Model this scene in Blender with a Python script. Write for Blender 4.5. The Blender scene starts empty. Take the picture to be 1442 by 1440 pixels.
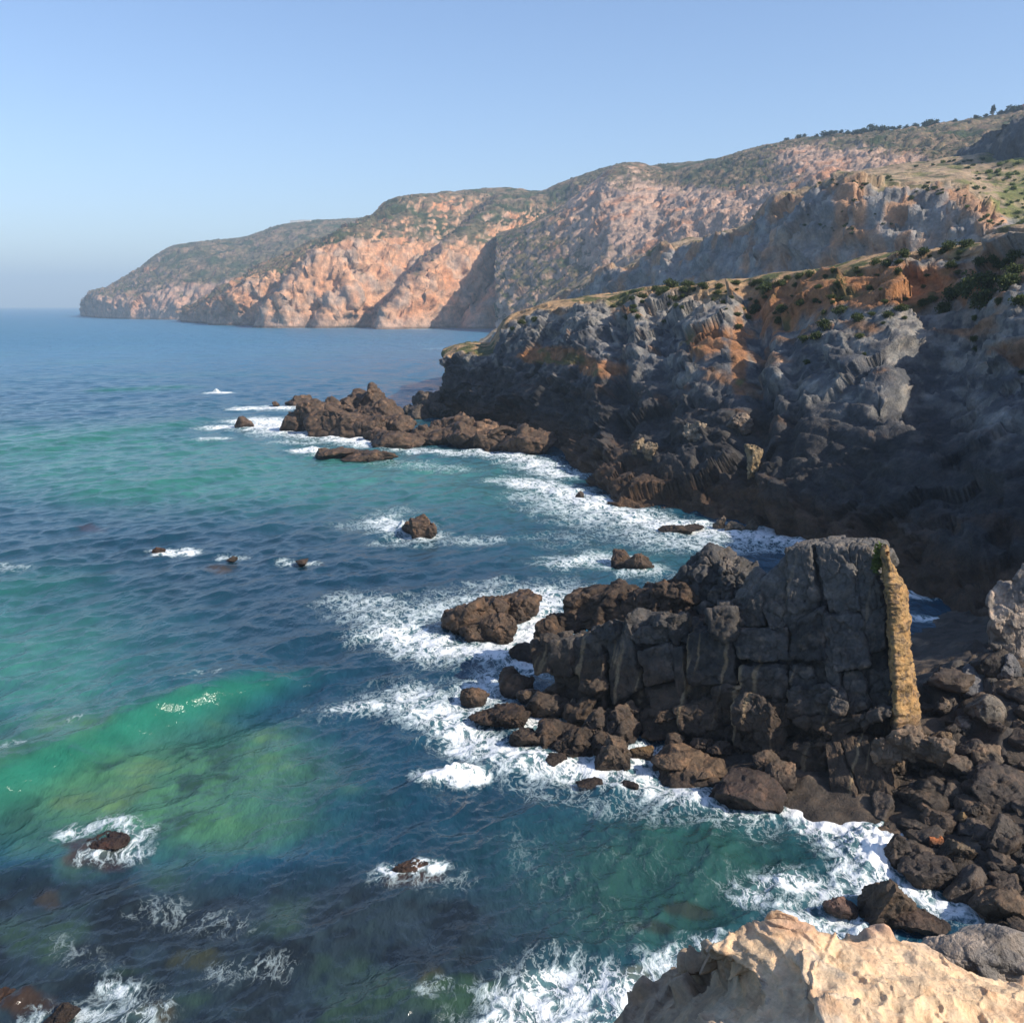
import bpy, math, random
import numpy as np
from mathutils import Vector
from mathutils.bvhtree import BVHTree

SC = bpy.context.scene
COL = SC.collection
R = math.radians

# ------------------------------------------------------------------ camera geometry (metres, camera 30 m above the sea)
H = 30.0
F, CX, CY = 1390.0, 721.0, 720.0
PITCH = math.atan(290.0 / F)
CAM = np.array([0.0, 0.0, H])
_f = np.array([0, math.cos(PITCH), -math.sin(PITCH)])
_u = np.array([0, math.sin(PITCH), math.cos(PITCH)])
_r = np.array([1.0, 0, 0])


def ray(px, py):
    return _f + (px - CX) / F * _r - (py - CY) / F * _u


def P(px, py, Y):
    d = ray(px, py)
    return CAM + d * (Y / d[1])


def W(px, py, z=0.0):
    d = ray(px, py)
    return CAM + d * ((z - H) / d[2])


# ------------------------------------------------------------------ numpy noise
_rs = np.random.RandomState(7)
_G = _rs.normal(size=(256, 3))
_G /= np.linalg.norm(_G, axis=1)[:, None]
_G = _G.astype(np.float32)
_RND = _rs.rand(4096).astype(np.float32)


def _hash(i, j, k, seed):
    h = (i.astype(np.int64) * 73856093) ^ (j.astype(np.int64) * 19349663) ^ (k.astype(np.int64) * 83492791) ^ (seed * 2654435761 % 4294967296)
    h = (h ^ (h >> 13)) * 1274126177
    return (h ^ (h >> 16)) & 0x7FFFFFFF


def pnoise(p, seed=0):
    p = np.asarray(p, dtype=np.float64)
    i = np.floor(p).astype(np.int64)
    f = (p - i).astype(np.float32)
    w = f * f * f * (f * (f * 6 - 15) + 10)
    out = np.zeros(len(p), np.float32)
    for a in (0, 1):
        wa = w[:, 0] if a else 1 - w[:, 0]
        for b in (0, 1):
            wb = w[:, 1] if b else 1 - w[:, 1]
            for c in (0, 1):
                wc = w[:, 2] if c else 1 - w[:, 2]
                g = _G[_hash(i[:, 0] + a, i[:, 1] + b, i[:, 2] + c, seed) & 255]
                out += wa * wb * wc * (g[:, 0] * (f[:, 0] - a) + g[:, 1] * (f[:, 1] - b) + g[:, 2] * (f[:, 2] - c))
    return out * 1.5


def fbm(p, octv=4, seed=0, gain=0.5, ridged=False):
    p = np.asarray(p, dtype=np.float64)
    s = np.zeros(len(p), np.float32)
    a, tot, fr = 1.0, 0.0, 1.0
    for o in range(octv):
        n = pnoise(p * fr + 17.3 * o, seed + o)
        if ridged:
            n = 1 - 2 * np.abs(n)
        s += a * n
        tot += a
        a *= gain
        fr *= 2.03
    return s / tot


def worley(p, seed=0):
    """F1, F2 and the random number of the nearest cell."""
    p = np.asarray(p, dtype=np.float64)
    i = np.floor(p).astype(np.int64)
    f = (p - i).astype(np.float32)
    n = len(p)
    f1 = np.full(n, 9.0, np.float32)
    f2 = np.full(n, 9.0, np.float32)
    rid = np.zeros(n, np.float32)
    for a in (-1, 0, 1):
        for b in (-1, 0, 1):
            for c in (-1, 0, 1):
                h = _hash(i[:, 0] + a, i[:, 1] + b, i[:, 2] + c, seed)
                dx = a + _RND[h & 4095] - f[:, 0]
                dy = b + _RND[(h >> 7) & 4095] - f[:, 1]
                dz = c + _RND[(h >> 14) & 4095] - f[:, 2]
                d = np.sqrt(dx * dx + dy * dy + dz * dz)
                near = d < f1
                f2 = np.where(near, f1, np.minimum(f2, d))
                f1 = np.where(near, d, f1)
                rid = np.where(near, _RND[(h >> 19) & 4095], rid)
    return f1, f2, rid


def facet(p, seed=0, tilt=0.34):
    """chiselled relief: every cell is a randomly tilted plane at a random height (about -1..1); also the distance to the joints."""
    p = np.asarray(p, dtype=np.float64)
    i = np.floor(p).astype(np.int64)
    f = (p - i).astype(np.float32)
    n = len(p)
    f1 = np.full(n, 9.0, np.float32)
    f2 = np.full(n, 9.0, np.float32)
    hb = np.zeros(n, np.int64)
    D = np.zeros((n, 3), np.float32)
    for a in (-1, 0, 1):
        for b in (-1, 0, 1):
            for c in (-1, 0, 1):
                h = _hash(i[:, 0] + a, i[:, 1] + b, i[:, 2] + c, seed)
                dx = a + _RND[h & 4095] - f[:, 0]
                dy = b + _RND[(h >> 7) & 4095] - f[:, 1]
                dz = c + _RND[(h >> 14) & 4095] - f[:, 2]
                d = dx * dx + dy * dy + dz * dz
                near = d < f1
                f2 = np.where(near, f1, np.minimum(f2, d))
                f1 = np.where(near, d, f1)
                hb = np.where(near, h, hb)
                D[near, 0] = dx[near]; D[near, 1] = dy[near]; D[near, 2] = dz[near]
    g_ = _G[(hb >> 5) & 255]
    r_ = _RND[(hb >> 11) & 4095]
    return np.clip((r_ - 0.5) - tilt * 2.0 * (g_ * D).sum(1), -0.75, 0.75), np.sqrt(f2) - np.sqrt(f1)


def sstep(a, b, x):
    t = np.clip((x - a) / (b - a), 0, 1)
    return t * t * (3 - 2 * t)


def mixc(a, b, m):
    return a * (1 - m[:, None]) + np.asarray(b, np.float32)[None, :] * m[:, None]


# ------------------------------------------------------------------ mesh helpers
def mesh_from(name, V, Q, mat=None, attrs=None, smooth=True):
    V = np.asarray(V, np.float32)
    Q = np.asarray(Q, np.int32)
    k = Q.shape[1]
    me = bpy.data.meshes.new(name)
    me.vertices.add(len(V))
    me.vertices.foreach_set("co", V.ravel())
    me.loops.add(Q.size)
    me.loops.foreach_set("vertex_index", Q.ravel())
    me.polygons.add(len(Q))
    me.polygons.foreach_set("loop_start", np.arange(0, Q.size, k, dtype=np.int32))
    me.polygons.foreach_set("use_smooth", np.full(len(Q), smooth, dtype=bool))
    me.update(calc_edges=True)
    for an, data in (attrs or {}).items():
        if data.ndim == 2:
            at = me.attributes.new(an, 'FLOAT_COLOR', 'POINT')
            c = np.ones((len(V), 4), np.float32)
            c[:, :3] = data
            at.data.foreach_set("color", c.ravel())
        else:
            at = me.attributes.new(an, 'FLOAT', 'POINT')
            at.data.foreach_set("value", data.astype(np.float32))
    if mat:
        me.materials.append(mat)
    return me


def link(name, me, parent=None, **props):
    o = bpy.data.objects.new(name, me)
    COL.objects.link(o)
    if parent is not None:
        o.parent = parent
    for k, v in props.items():
        if v:
            o[k] = v
    return o


def empty(name, loc, label, category, group=None, rz=0.0):
    o = bpy.data.objects.new(name, None)
    o.empty_display_size = 0.3
    COL.objects.link(o)
    o.location = loc
    o.rotation_euler = (0, 0, rz)
    o['label'] = label
    o['category'] = category
    if group:
        o['group'] = group
    return o


def tag(o, label, category, group=None):
    o['label'] = label
    o['category'] = category
    if group:
        o['group'] = group
    return o


def normals(V, Q):
    if Q.shape[1] == 4:
        n = np.cross(V[Q[:, 2]] - V[Q[:, 0]], V[Q[:, 3]] - V[Q[:, 1]])
    else:
        n = np.cross(V[Q[:, 1]] - V[Q[:, 0]], V[Q[:, 2]] - V[Q[:, 0]])
    N = np.zeros_like(V)
    for c in range(Q.shape[1]):
        for d in range(3):
            N[:, d] += np.bincount(Q[:, c], weights=n[:, d], minlength=len(V))
    return N / (np.linalg.norm(N, axis=1)[:, None] + 1e-12)


def grid_quads(nu, nv):
    i = np.arange(nu - 1)[:, None] * nv + np.arange(nv - 1)[None, :]
    i = i.ravel()
    return np.stack([i, i + nv, i + nv + 1, i + 1], 1)


def _catmull(A, t, lim=2.2):
    """A: (n, ...) control values, t in [0, n-1]."""
    n = len(A)
    i = np.clip(np.floor(t).astype(int), 0, n - 2)
    f = (t - i).reshape((-1,) + (1,) * (A.ndim - 1))
    g = lambda k: A[np.clip(k, 0, n - 1)]
    p0, p1, p2, p3 = g(i - 1), g(i), g(i + 1), g(i + 2)
    m1, m2 = (p2 - p0) * 0.5, (p3 - p1) * 0.5
    d = p2 - p1
    # limit tangents so that uneven spacing does not overshoot
    m1 = np.clip(m1, -lim * np.abs(d), lim * np.abs(d))
    m2 = np.clip(m2, -lim * np.abs(d), lim * np.abs(d))
    f2, f3 = f * f, f * f * f
    return (2 * f3 - 3 * f2 + 1) * p1 + (f3 - 2 * f2 + f) * m1 + (-2 * f3 + 3 * f2) * p2 + (f3 - f2) * m2


def _params(A, n, floor=0.15, mult=None):
    """n parameters along axis 0 of A spread by apparent (angular) length."""
    d = np.linalg.norm(np.diff(A, axis=0), axis=-1)
    dist = np.linalg.norm((A[1:] + A[:-1]) * 0.5 - CAM, axis=-1)
    w = (d / dist).mean(axis=1)
    if mult is not None:
        w = w * np.asarray(mult)
    w = np.maximum(w, floor * w.max())
    c = np.concatenate([[0], np.cumsum(w)])
    return np.interp(np.linspace(0, c[-1], n), c, np.arange(len(A)))


def loft(cols, nu, nv, um=None, vm=None, lim=2.2):
    """cols: list of columns, each a list of K points. Returns V (nu*nv,3), u and v parameters, quads."""
    A = np.array(cols, dtype=np.float64)
    tu = _params(A, nu, 0.15 if um is None else 0.02, um)
    tv = _params(A.transpose(1, 0, 2), nv, 0.15 if vm is None else 0.03, vm)
    B = _catmull(A, tu)
    Cc = _catmull(B.transpose(1, 0, 2), tv, lim).transpose(1, 0, 2)
    V = Cc.reshape(-1, 3)
    return V, np.repeat(tu, nv), np.tile(tv, nu), grid_quads(nu, nv)


# cube-sphere topology
_cube_cache = {}


def cube_grid(n):
    if n in _cube_cache:
        return _cube_cache[n]
    idx, V, Q = {}, [], []

    def vid(p):
        if p not in idx:
            idx[p] = len(V)
            V.append(p)
        return idx[p]
    for ax in range(3):
        for s in (0, n):
            for a in range(n):
                for b in range(n):
                    q = []
                    for da, db in ((0, 0), (1, 0), (1, 1), (0, 1)):
                        p = [0, 0, 0]
                        p[ax] = s
                        p[(ax + 1) % 3] = a + da
                        p[(ax + 2) % 3] = b + db
                        q.append(vid(tuple(p)))
                    Q.append(q if s else q[::-1])
    V = np.array(V, np.float64) / n * 2 - 1
    Q = np.array(Q, np.int32)
    _cube_cache[n] = (V, Q)
    return V, Q


# ------------------------------------------------------------------ materials
def nmat(name):
    m = bpy.data.materials.new(name)
    m.use_nodes = True
    nt = m.node_tree
    for n in list(nt.nodes):
        nt.nodes.remove(n)
    out = nt.nodes.new("ShaderNodeOutputMaterial")
    b = nt.nodes.new("ShaderNodeBsdfPrincipled")
    nt.links.new(b.outputs[0], out.inputs[0])
    return m, nt, b


def node(nt, typ, **kw):
    n = nt.nodes.new(typ)
    for k, v in kw.items():
        if k.startswith("in_"):
            key = k[3:]
            n.inputs[int(key) if key.isdigit() else key].default_value = v
        else:
            setattr(n, k, v)
    return n


def math_(nt, op, a, b=None, clamp=False):
    n = nt.nodes.new("ShaderNodeMath")
    n.operation = op
    n.use_clamp = clamp
    for i, x in enumerate((a, b)):
        if x is None:
            continue
        if isinstance(x, (int, float)):
            n.inputs[i].default_value = x
        else:
            nt.links.new(x, n.inputs[i])
    return n.outputs[0]


def maprange(nt, x, a, b, c, d, smooth=False):
    n = nt.nodes.new("ShaderNodeMapRange")
    if smooth:
        n.interpolation_type = 'SMOOTHSTEP'
    nt.links.new(x, n.inputs[0])
    for i, v in enumerate((a, b, c, d)):
        n.inputs[i + 1].default_value = v
    return n.outputs[0]


def noise_tex(nt, co, scale, detail=5, rough=0.6, dist=0.0):
    n = node(nt, "ShaderNodeTexNoise")
    n.inputs["Scale"].default_value = scale
    n.inputs["Detail"].default_value = detail
    n.inputs["Roughness"].default_value = rough
    n.inputs["Distortion"].default_value = dist
    if co is not None:
        nt.links.new(co, n.inputs["Vector"])
    return n.outputs["Fac"]


def rgb_mix(nt, fac, a, b, mode='MIX'):
    n = nt.nodes.new("ShaderNodeMix")
    n.data_type = 'RGBA'
    n.blend_type = mode
    for sock, x in ((n.inputs[0], fac), (n.inputs[6], a), (n.inputs[7], b)):
        if isinstance(x, (int, float)):
            sock.default_value = x
        elif isinstance(x, (tuple, list)):
            sock.default_value = (*x, 1)
        else:
            nt.links.new(x, sock)
    return n.outputs[2]


def rock_material(name, size=1.0, lo=0.55, hi=1.45, bump=1.0, rough=0.85, fixed=None, crack=0.5, per_object=False):
    """Colour comes from the mesh's own 'tint' attribute (or one fixed colour), broken up by noise of feature size `size` metres."""
    m, nt, b = nmat(name)
    tc = node(nt, "ShaderNodeTexCoord")
    co = tc.outputs["Object"]
    if per_object:
        oi = node(nt, "ShaderNodeObjectInfo")
        add = node(nt, "ShaderNodeVectorMath", operation='ADD')
        mul = node(nt, "ShaderNodeVectorMath", operation='SCALE')
        comb = node(nt, "ShaderNodeCombineXYZ")
        for i in range(3):
            nt.links.new(oi.outputs["Random"], comb.inputs[i])
        nt.links.new(comb.outputs[0], mul.inputs[0])
        mul.inputs["Scale"].default_value = 97.0
        nt.links.new(co, add.inputs[0])
        nt.links.new(mul.outputs[0], add.inputs[1])
        co = add.outputs[0]
    if fixed is None:
        at = node(nt, "ShaderNodeAttribute", attribute_name="tint")
        base = at.outputs["Color"]
    else:
        base = fixed
    n1 = noise_tex(nt, co, 0.45 / size, 6, 0.65)
    n2 = noise_tex(nt, co, 3.1 / size, 5, 0.7)
    vo = node(nt, "ShaderNodeTexVoronoi", feature='DISTANCE_TO_EDGE')
    vo.inputs["Scale"].default_value = 0.8 / size
    wn = node(nt, "ShaderNodeTexNoise")
    wn.inputs["Scale"].default_value = 0.9 / size
    wn.inputs["Detail"].default_value = 4
    nt.links.new(co, wn.inputs["Vector"])
    ms = node(nt, "ShaderNodeVectorMath", operation='MULTIPLY_ADD')
    nt.links.new(wn.outputs["Color"], ms.inputs[0])
    ms.inputs[1].default_value = (1.6 * size,) * 3
    nt.links.new(co, ms.inputs[2])
    nt.links.new(ms.outputs[0], vo.inputs["Vector"])
    crk = maprange(nt, vo.outputs["Distance"], 0.0, 0.09, 0.0, 1.0)
    v = math_(nt, 'MULTIPLY', maprange(nt, n1, 0.3, 0.7, lo, hi), maprange(nt, n2, 0.3, 0.7, 0.5 + lo * 0.5, 0.5 + hi * 0.5))
    cm = node(nt, "ShaderNodeCombineColor")
    for i in range(3):
        nt.links.new(v, cm.inputs[i])
    colr = rgb_mix(nt, 1.0, base, cm.outputs[0], 'MULTIPLY')
    # slight hue drift between warm and cool stone
    n3 = noise_tex(nt, co, 0.9 / size, 3, 0.5, 0.4)
    colr = rgb_mix(nt, maprange(nt, n3, 0.45, 0.7, 0, 0.45), colr, rgb_mix(nt, 1.0, colr, (1.25, 1.0, 0.78), 'MULTIPLY'))
    nt.links.new(colr, b.inputs["Base Color"])
    b.inputs["Roughness"].default_value = rough
    b.inputs["Specular IOR Level"].default_value = 0.25
    h = math_(nt, 'ADD', math_(nt, 'MULTIPLY', n2, 0.35), n1)
    h = math_(nt, 'ADD', h, math_(nt, 'MULTIPLY', noise_tex(nt, co, 12 / size, 3, 0.7), 0.12))
    h = math_(nt, 'ADD', h, math_(nt, 'MULTIPLY', crk, 0.12 * crack))
    bp = node(nt, "ShaderNodeBump")
    bp.inputs["Strength"].default_value = 0.8
    bp.inputs["Distance"].default_value = 0.7 * size * bump
    nt.links.new(h, bp.inputs["Height"])
    nt.links.new(bp.outputs[0], b.inputs["Normal"])
    return m


def plain_material(name, c, rough=0.8, var=0.25, scale=3.0, spec=0.3):
    m, nt, b = nmat(name)
    tc = node(nt, "ShaderNodeTexCoord")
    n1 = noise_tex(nt, tc.outputs["Object"], scale, 4, 0.6)
    oi = node(nt, "ShaderNodeObjectInfo")
    v = math_(nt, 'MULTIPLY', maprange(nt, n1, 0.3, 0.7, 1 - var, 1 + var), maprange(nt, oi.outputs["Random"], 0, 1, 1 - var * 0.7, 1 + var * 0.7))
    cm = node(nt, "ShaderNodeCombineColor")
    for i in range(3):
        nt.links.new(v, cm.inputs[i])
    nt.links.new(rgb_mix(nt, 1.0, c, cm.outputs[0], 'MULTIPLY'), b.inputs["Base Color"])
    b.inputs["Roughness"].default_value = rough
    b.inputs["Specular IOR Level"].default_value = spec
    return m


def leaf_material(name, c1, c2, trans=0.25):
    m, nt, b = nmat(name)
    geo = node(nt, "ShaderNodeNewGeometry")
    oi = node(nt, "ShaderNodeObjectInfo")
    f = math_(nt, 'ADD', math_(nt, 'MULTIPLY', geo.outputs["Random Per Island"], 0.7), math_(nt, 'MULTIPLY', oi.outputs["Random"], 0.4))
    c = rgb_mix(nt, f, c1, c2)
    nt.links.new(c, b.inputs["Base Color"])
    b.inputs["Roughness"].default_value = 0.7
    b.inputs["Specular IOR Level"].default_value = 0.2
    tr = node(nt, "ShaderNodeBsdfTranslucent")
    nt.links.new(c, tr.inputs["Color"])
    mx = node(nt, "ShaderNodeMixShader")
    mx.inputs[0].default_value = trans
    out = [n for n in nt.nodes if n.type == 'OUTPUT_MATERIAL'][0]
    nt.links.new(b.outputs[0], mx.inputs[1])
    nt.links.new(tr.outputs[0], mx.inputs[2])
    nt.links.new(mx.outputs[0], out.inputs[0])
    return m


M_CLIFF = rock_material("dark_cliff_rock", 1.6)
M_MID = rock_material("grey_cliff_rock", 4.0)
M_FAR = rock_material("orange_cliff_rock", 6.0, lo=0.5, hi=1.5, bump=1.2)
M_OUT = rock_material("jointed_basalt", 0.55, crack=0.8)
M_SEAROCK = rock_material("wet_brown_rock", 0.55, rough=0.55, per_object=True)
M_LEDGE = rock_material("sandstone", 0.20, lo=0.72, hi=1.25, bump=0.8, crack=0.12)
M_SHORE = rock_material("shingle", 0.5, rough=0.7)

# ------------------------------------------------------------------ sun, sky, air, camera
HAZE = 1.5e-4
SUN_EL, SUN_AZ = R(37), R(114)          # azimuth clockwise from the view direction (+Y)
sd = np.array([math.sin(SUN_AZ) * math.cos(SUN_EL), math.cos(SUN_AZ) * math.cos(SUN_EL), math.sin(SUN_EL)])
sl = bpy.data.lights.new("sun", 'SUN')
sl.energy = 4.2
sl.angle = R(0.53)
sl.color = (1.0, 0.91, 0.78)
so = bpy.data.objects.new("sun", sl)
COL.objects.link(so)
so.rotation_euler = Vector(-sd).to_track_quat('-Z', 'Y').to_euler()

world = bpy.data.worlds.new("World")
SC.world = world
world.use_nodes = True
wn = world.node_tree
bg = wn.nodes["Background"]
sky = wn.nodes.new("ShaderNodeTexSky")
sky.sky_type = 'NISHITA'
sky.sun_disc = False
sky.sun_elevation = SUN_EL
sky.sun_rotation = SUN_AZ
sky.altitude = 0
sky.air_density = 1.0
sky.dust_density = 0.7
sky.ozone_density = 3.5
wn.links.new(rgb_mix(wn, 1.0, sky.outputs[0], (0.99, 0.965, 1.02), 'MULTIPLY'), bg.inputs[0])
bg.inputs[1].default_value = 0.12

cd = bpy.data.cameras.new("camera")
cd.sensor_width = 36
cd.lens = 36 * F / 1442
cd.clip_start = 0.1
cd.clip_end = 60000
co_ = bpy.data.objects.new("camera", cd)
COL.objects.link(co_)
co_.location = CAM
co_.rotation_euler = (R(90) - PITCH, 0, 0)
SC.camera = co_
SC.view_settings.view_transform = 'Standard'
SC.view_settings.look = 'None'
SC.view_settings.exposure = 0.62
SC.view_settings.gamma = 1.0
SC.render.engine = 'CYCLES'
SC.cycles.use_denoising = True
SC.cycles.max_bounces = 6
SC.cycles.diffuse_bounces = 3
SC.cycles.glossy_bounces = 2
SC.cycles.transmission_bounces = 2
SC.cycles.volume_bounces = 0
SC.cycles.transparent_max_bounces = 8
SC.cycles.caustics_reflective = False
SC.cycles.caustics_refractive = False
# ================================================================== far headland, two hills of one coast
def saw(x):
    """0 at a crest, growing to 1 just before the next crest."""
    return x - np.floor(x)


def wz(px, py, z):
    return W(px, py, z)


def far_tints(V, N, rockiness, seed, scale=1.0, warm=(0.56, 0.315, 0.185), scrub=(0.115, 0.10, 0.055)):
    """rock and scrub by steepness and noise."""
    n1 = fbm(V / (70.0 * scale), 5, seed)
    n2 = fbm(V / (14.0 * scale), 4, seed + 9)
    steep = 1 - N[:, 2]
    m = sstep(-0.12, 0.16, steep - 0.42 + 0.30 * n1 + 0.22 * n2 + 0.10 + rockiness)
    c = np.tile(np.array(scrub, np.float32), (len(V), 1))
    c = mixc(c, (0.24, 0.165, 0.105), sstep(-0.15, 0.3, n2 + 0.4 * n1))
    c = mixc(c, (0.048, 0.066, 0.028), sstep(0.05, 0.22, fbm(V / (45.0 * scale), 4, seed + 21)))
    n3 = fbm(V / (30.0 * scale), 4, seed + 33)
    rk = np.tile(np.array(warm, np.float32), (len(V), 1))
    rk = mixc(rk, (0.40, 0.29, 0.22), sstep(-0.15, 0.3, n3))
    rk = mixc(rk, (0.52, 0.235, 0.115), sstep(0.05, 0.35, fbm(V / (55.0 * scale), 3, seed + 41)) * 0.7)
    return c * (1 - m[:, None]) + rk * m[:, None], m


def build_far(name, cols, nu, nv, seed, amp, spurs=None, rockiness=lambda V, u, v: 0, scale=1.0, **kw):
    V, u, v, Q = loft(cols, nu, nv)
    if spurs is not None:
        V[:, 1] += spurs(V, u, v)
    N = normals(V, Q)
    s = scale
    wq = 0.35 * fbm(V / (16 * s), 3, seed + 7)[:, None]
    d = amp * (0.40 * fbm(V / (120 * s), 3, seed) + 0.42 * fbm(V * np.array([1, 1, 0.5]) / (42 * s), 3, seed + 3, ridged=True)
               + 0.22 * fbm(V / (12 * s), 3, seed + 5, ridged=True))
    d += amp * (0.55 * facet(V / np.array([46 * s, 46 * s, 70 * s]) + wq, seed + 60)[0] + 0.50 * facet(V / (17 * s) + wq, seed + 61)[0]) * (0.35 + 0.65 * sstep(0.95, 0.6, N[:, 2]))
    d *= sstep(-8, 22 * s, V[:, 2]) * (1 - 0.65 * sstep(3.2, 4.0, v))
    V = V + N * d[:, None]
    N = normals(V, Q)
    rk = rockiness(V, u, v)
    tint, m = far_tints(V, N, rk, seed, s, **kw)
    # pale washed rock just over the waterline
    lo = sstep(26 * s, 6, V[:, 2] + 9 * fbm(V / (20 * s), 3, seed + 51))
    tint = mixc(tint, (0.44, 0.31, 0.24), lo * 0.75)
    tint = mixc(tint, (0.12, 0.09, 0.07), sstep(4.0, 1.5, V[:, 2]) * 0.8)
    o = link(name, mesh_from(name, V, Q, M_FAR, {"tint": tint}), kind="structure", label={"far_headland": "hazy far tip of the coast sloping down to the sea", "orange_headland": "sunlit orange cliffs and scrubby slopes across the bay", "hillside": "pinkish rocky hillside rising to the skyline at the right"}[name])
    return o, V, Q, m


# distant tip hill
A1 = []
for px, yb, Yb, ym, Ym, yt, Yt in (
        (114, 442, 2950, 441.0, 2960, 440.5, 2980), (122, 442, 2800, 438, 2830, 434, 2900), (135, 444.5, 2500, 424, 2560, 416, 2800), (160, 447, 2330, 421, 2420, 403, 2800),
        (190, 448, 2240, 420, 2330, 384, 2800), (240, 449.5, 2150, 408, 2260, 349, 2800), (300, 451, 2080, 400, 2200, 340, 2800),
        (340, 452.5, 2040, 400, 2170, 336, 2800), (400, 455, 2020, 395, 2150, 317, 2750), (440, 457, 2000, 390, 2130, 312, 2750),
        (480, 459, 2000, 385, 2130, 310, 2800), (540, 460, 2000, 385, 2130, 307, 2850), (640, 461, 2000, 385, 2130, 300, 2900)):
    b = W(px, yb)
    b = b * (Yb / b[1]); b[2] = 0
    a = b * 0.985; a[2] = -12
    t = P(px, yt, Yt)
    m_ = P(px, ym, Ym)
    q = m_ * 0.55 + t * 0.45
    q[2] += 10
    bk = t * 1.12; bk[2] = t[2] * 0.9
    bk2 = t * 1.4; bk2[2] = -5
    A1.append([a, b, m_, q, t, bk, bk2])
o_tip, V_tip, Q_tip, R_tip = build_far("far_headland", A1, 420, 220, 101, 20, rockiness=lambda V, u, v: np.where(v < 2.0, 0.28, 0.0) - 0.05 * sstep(2.6, 3.2, v), scale=1.3,
                       warm=(0.50, 0.31, 0.22))

# nearer orange spurs
A2 = []
for px, yb, Yb, ym, Ym, yt, Yt in (
        (255, 451, 1900, 449, 1910, 447, 1930), (280, 453, 1740, 436, 1770, 425, 1850),
        (330, 455, 1580, 420, 1640, 398, 1800), (400, 457.5, 1480, 395, 1560, 366, 1780), (450, 459, 1440, 372, 1540, 340, 1800), (500, 460.5, 1410, 358, 1530, 322, 1830),
        (540, 461, 1390, 358, 1520, 305, 1880), (570, 461, 1380, 356, 1520, 289, 1880), (640, 462, 1370, 366, 1510, 274, 1880),
        (710, 464, 1370, 378, 1500, 266, 1880), (760, 468, 1380, 376, 1500, 271, 1800), (790, 471, 1390, 372, 1500, 259, 1780),
        (860, 478, 1390, 362, 1500, 236, 1750), (920, 484, 1390, 350, 1500, 234, 1740), (1000, 492, 1390, 345, 1480, 226, 1700),
        (1100, 500, 1390, 340, 1480, 215, 1700)):
    b = P(px, yb, Yb); b[2] = 0
    a = b * 0.985; a[2] = -10
    t = P(px, yt, Yt)
    m_ = P(px, ym, Ym)
    q = m_ * 0.5 + t * 0.5
    q[2] += 6
    bk = t * 1.1; bk[2] = t[2] * 0.92
    bk2 = t * 1.35; bk2[2] = -5
    A2.append([a, b, m_, q, t, bk, bk2])


def pix(V):
    d = V - CAM
    z = d @ _f
    return CX + F * (d @ _r) / z, CY - F * (d @ _u) / z


def spurs2(V, u, v):
    """buttresses with a steep western side: the crest of each leans seaward as it drops (positions along the coast, metres)."""
    s = V[:, 0] + 0.55 * (V[:, 2] - 60) * -1.0
    out = np.zeros(len(V))
    for x0, wid, dep, z0, z1 in ((-330, 170, 120, -60, 260), (-150, 120, 100, -60, 230), (-30, 90, 60, -60, 130), (70, 110, 80, -60, 160), (-450, 110, 60, -60, 150), (-235, 60, 35, -60, 90)):
        xx = V[:, 0] - (x0 + 0.75 * (V[:, 2] - 30))
        prof = np.where(xx < 0, sstep(-26, 0, xx), 1 - sstep(0, wid, xx))
        out -= dep * prof * sstep(z0, z0 + 30, V[:, 2]) * (1 - sstep(z1 - 60, z1, V[:, 2]))
    out += 10 * fbm(V / np.array([40., 400., 90.]), 3, 77, ridged=True) * sstep(0, 25, V[:, 2])
    return out


o_spur, V_spur, Q_spur, R_spur = build_far("orange_headland", A2, 640, 300, 202, 17, spurs2,
                        rockiness=lambda V, u, v: 0.45 * sstep(2.35, 2.0, v) - 0.09 + 0.22 * fbm(V / 150, 3, 909), scale=1.0)

# rising hillside above the middle cliff
A3 = []
for px, ym, Ym, yk, Yk, yt, Yt in (
        (700, 452, 1150, 400, 1250, 330, 1500), (760, 440, 1080, 390, 1180, 310, 1450), (830, 425, 1000, 375, 1120, 262, 1450), (865, 420, 960, 350, 1100, 234, 1480), (895, 415, 930, 345, 1080, 231, 1500),
        (930, 410, 900, 335, 1060, 238, 1500), (1000, 400, 860, 315, 1000, 226, 1450), (1060, 390, 800, 300, 960, 211, 1400), (1120, 370, 760, 285, 900, 199, 1350),
        (1190, 350, 720, 262, 860, 192, 1300), (1250, 340, 700, 250, 840, 187, 1250), (1330, 330, 680, 240, 820, 177, 1200), (1390, 320, 660, 235, 800, 168, 1180), (1450, 315, 650, 230, 800, 158, 1150),
        (1560, 310, 640, 222, 800, 142, 1100), (1750, 300, 640, 205, 800, 120, 1100)):
    m_ = P(px, ym, Ym)
    a = m_ * 0.93; a[2] = min(m_[2] - 25, 5)
    k = P(px, yk, Yk)
    t = P(px, yt, Yt)
    q = (k + t) / 2; q[2] += 4
    bk = t * 1.12; bk[2] = t[2] * 0.97
    bk2 = t * 1.5; bk2[2] = -5
    A3.append([a, m_, k, q, t, bk, bk2])


def rock3(V, u, v):
    x, y = pix(V)
    g = lambda cx, cy, rx, ry: np.exp(-((x - cx) / rx) ** 2 - ((y - cy) / ry) ** 2)
    return 0.15 * g(1180, 228, 110, 28) * 4 + 0.22 * g(890, 240, 45, 18) + 0.5 * g(1010, 290, 150, 30) + 0.5 * g(930, 320, 110, 50) - 0.55 * g(1000, 240, 90, 22) - 0.3 * g(1300, 190, 200, 25) + 0.35 * g(820, 265, 40, 20)


o_hill, V_hill, Q_hill, R_hill = build_far("hillside", A3, 520, 240, 303, 13, rockiness=lambda V, u, v: rock3(V, u, v) + 0.02, scale=0.75, warm=(0.50, 0.34, 0.25))

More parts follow.
